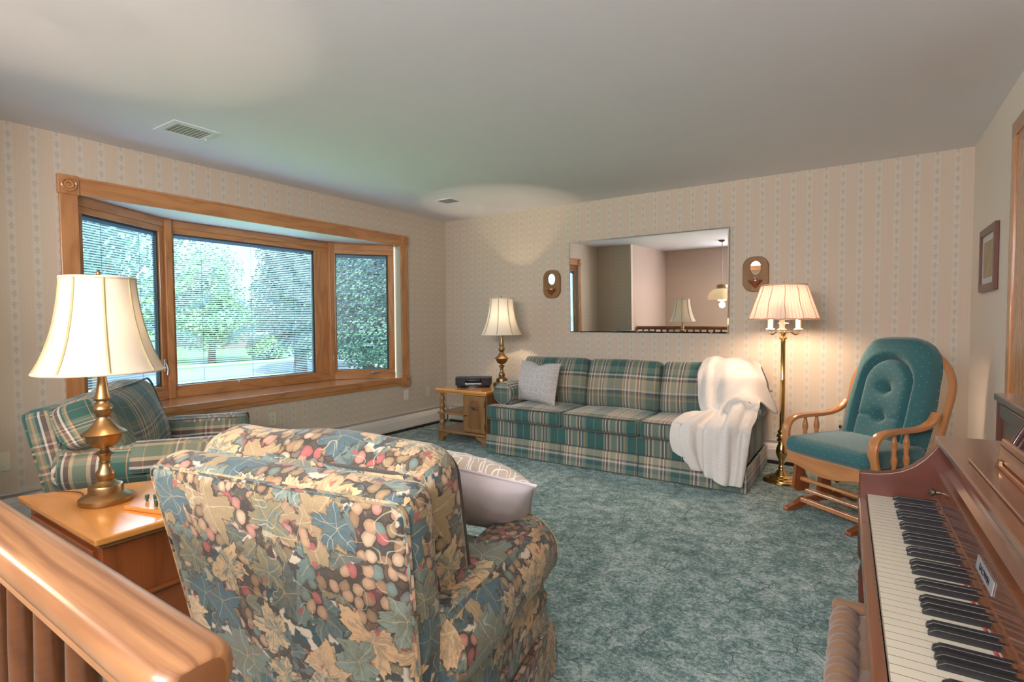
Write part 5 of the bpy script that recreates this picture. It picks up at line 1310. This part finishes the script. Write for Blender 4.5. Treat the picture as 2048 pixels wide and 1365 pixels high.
tree('maple_tree', 'light green leafy tree beyond the street through the middle window pane', -20.2, 7.3, 1.2, [(0, -0.2, 2.2, 1.7, 1.9, 1.7), (0.2, -0.9, 3.6, 1.6, 1.5, 1.4), (0, 0.3, 4.2, 1.2, 1.2, 1.2), (0, 0.9, 2.0, 1.5, 1.3, 1.2)], 17000, 0.075, 'leaf_light')
tree('oak_tree', 'tall dark tree filling the right half of the middle window pane', -11.9, 6.1, 1.5, [(0, -0.3, 2.7, 1.6, 1.2, 1.6), (0.2, 0.1, 4.4, 1.7, 1.5, 1.7), (0.5, 0.9, 3.4, 1.7, 1.4, 2.2), (0.4, 0.5, 1.25, 1.2, 1.4, 0.85), (0.4, 0.6, 5.6, 1.8, 1.6, 1.4)], 34000, 0.072, 'leaf_dark', 0.24)
tree('linden_tree', 'dark leafy tree seen through the narrow right window pane', -5.6, 3.6, 1.5, [(0, -0.3, 3.0, 1.0, 0.75, 1.6), (0.2, 0.5, 3.2, 1.2, 1.0, 1.9), (0.1, 0.1, 1.45, 0.9, 1.0, 0.85)], 34000, 0.042, 'leaf_blue', 0.16)
tree('birch_tree', 'near tree whose branch hangs at the top left of the middle pane', -6.4, -1.5, 2.0, [(0, 0.3, 3.2, 1.1, 1.0, 0.9), (0.6, 1.05, 3.45, 0.7, 0.55, 0.45), (-0.2, -1.1, 2.9, 1.2, 1.3, 1.4)], 6500, 0.05, 'leaf_blue', 0.09)
tree('spruce_tree', 'bluish tree behind the lamp shade in the narrow left window pane', -13.5, 0.5, 1.8, [(0, -0.4, 2.6, 1.7, 1.5, 1.9), (0, -0.2, 4.6, 1.5, 1.4, 1.6)], 18000, 0.07, 'leaf_dark', 0.2)
tree('bush', 'pale green bush at the foot of the dark tree beyond the street', -20.2, 10.0, 0, [(0, 0, 0.6, 0.9, 1.0, 0.7)], 2400, 0.08, 'shrub', 0)
for i, (x, y, s_) in enumerate(((-53, 2, 5), (-54, 16, 6), (-56, 31, 6), (-52, 46, 6), (-52, -11, 6))):
    tree('distant_tree', 'distant tree on the horizon across the street', x, y, 1.5, [(0, 0, s_*0.55, s_*0.75, s_*0.95, s_*0.5)], 2200, 0.35, 'leaf_light', 0.25, 'distant trees on the horizon')
def house(x, y, w, d, h, label, mat, rz=0.0):
    t = thing('house', label, 'house', (x, y, GZ), rz)
    MB().box(-d/2, d/2, -w/2, w/2, 0, h, 0, 0).build('walls', mat, t)
    MB().prism([(-d/2-0.5, h), (d/2+0.5, h), (0, h+1.6)], 1, -w/2-0.5, w/2+0.5).build('roof', 'roof_out', t)
    for q in (-0.28, 0.05, 0.3):
        f = MB().box(d/2, d/2+0.05, q*w-0.7, q*w+0.7, 1.0, 2.2, 0, 0).build('window', 'white', t); MB().box(d/2+0.05, d/2+0.07, q*w-0.6, q*w+0.6, 1.1, 2.1, 0, 0).build('pane', 'dark', f)
house(-36, 19.6, 11, 8, 2.5, 'low brick house with grey roof glimpsed between the trees', 'brick')
house(-40, 4.5, 9, 8, 2.5, 'pale sided house with grey roof behind the light green tree', 'siding')
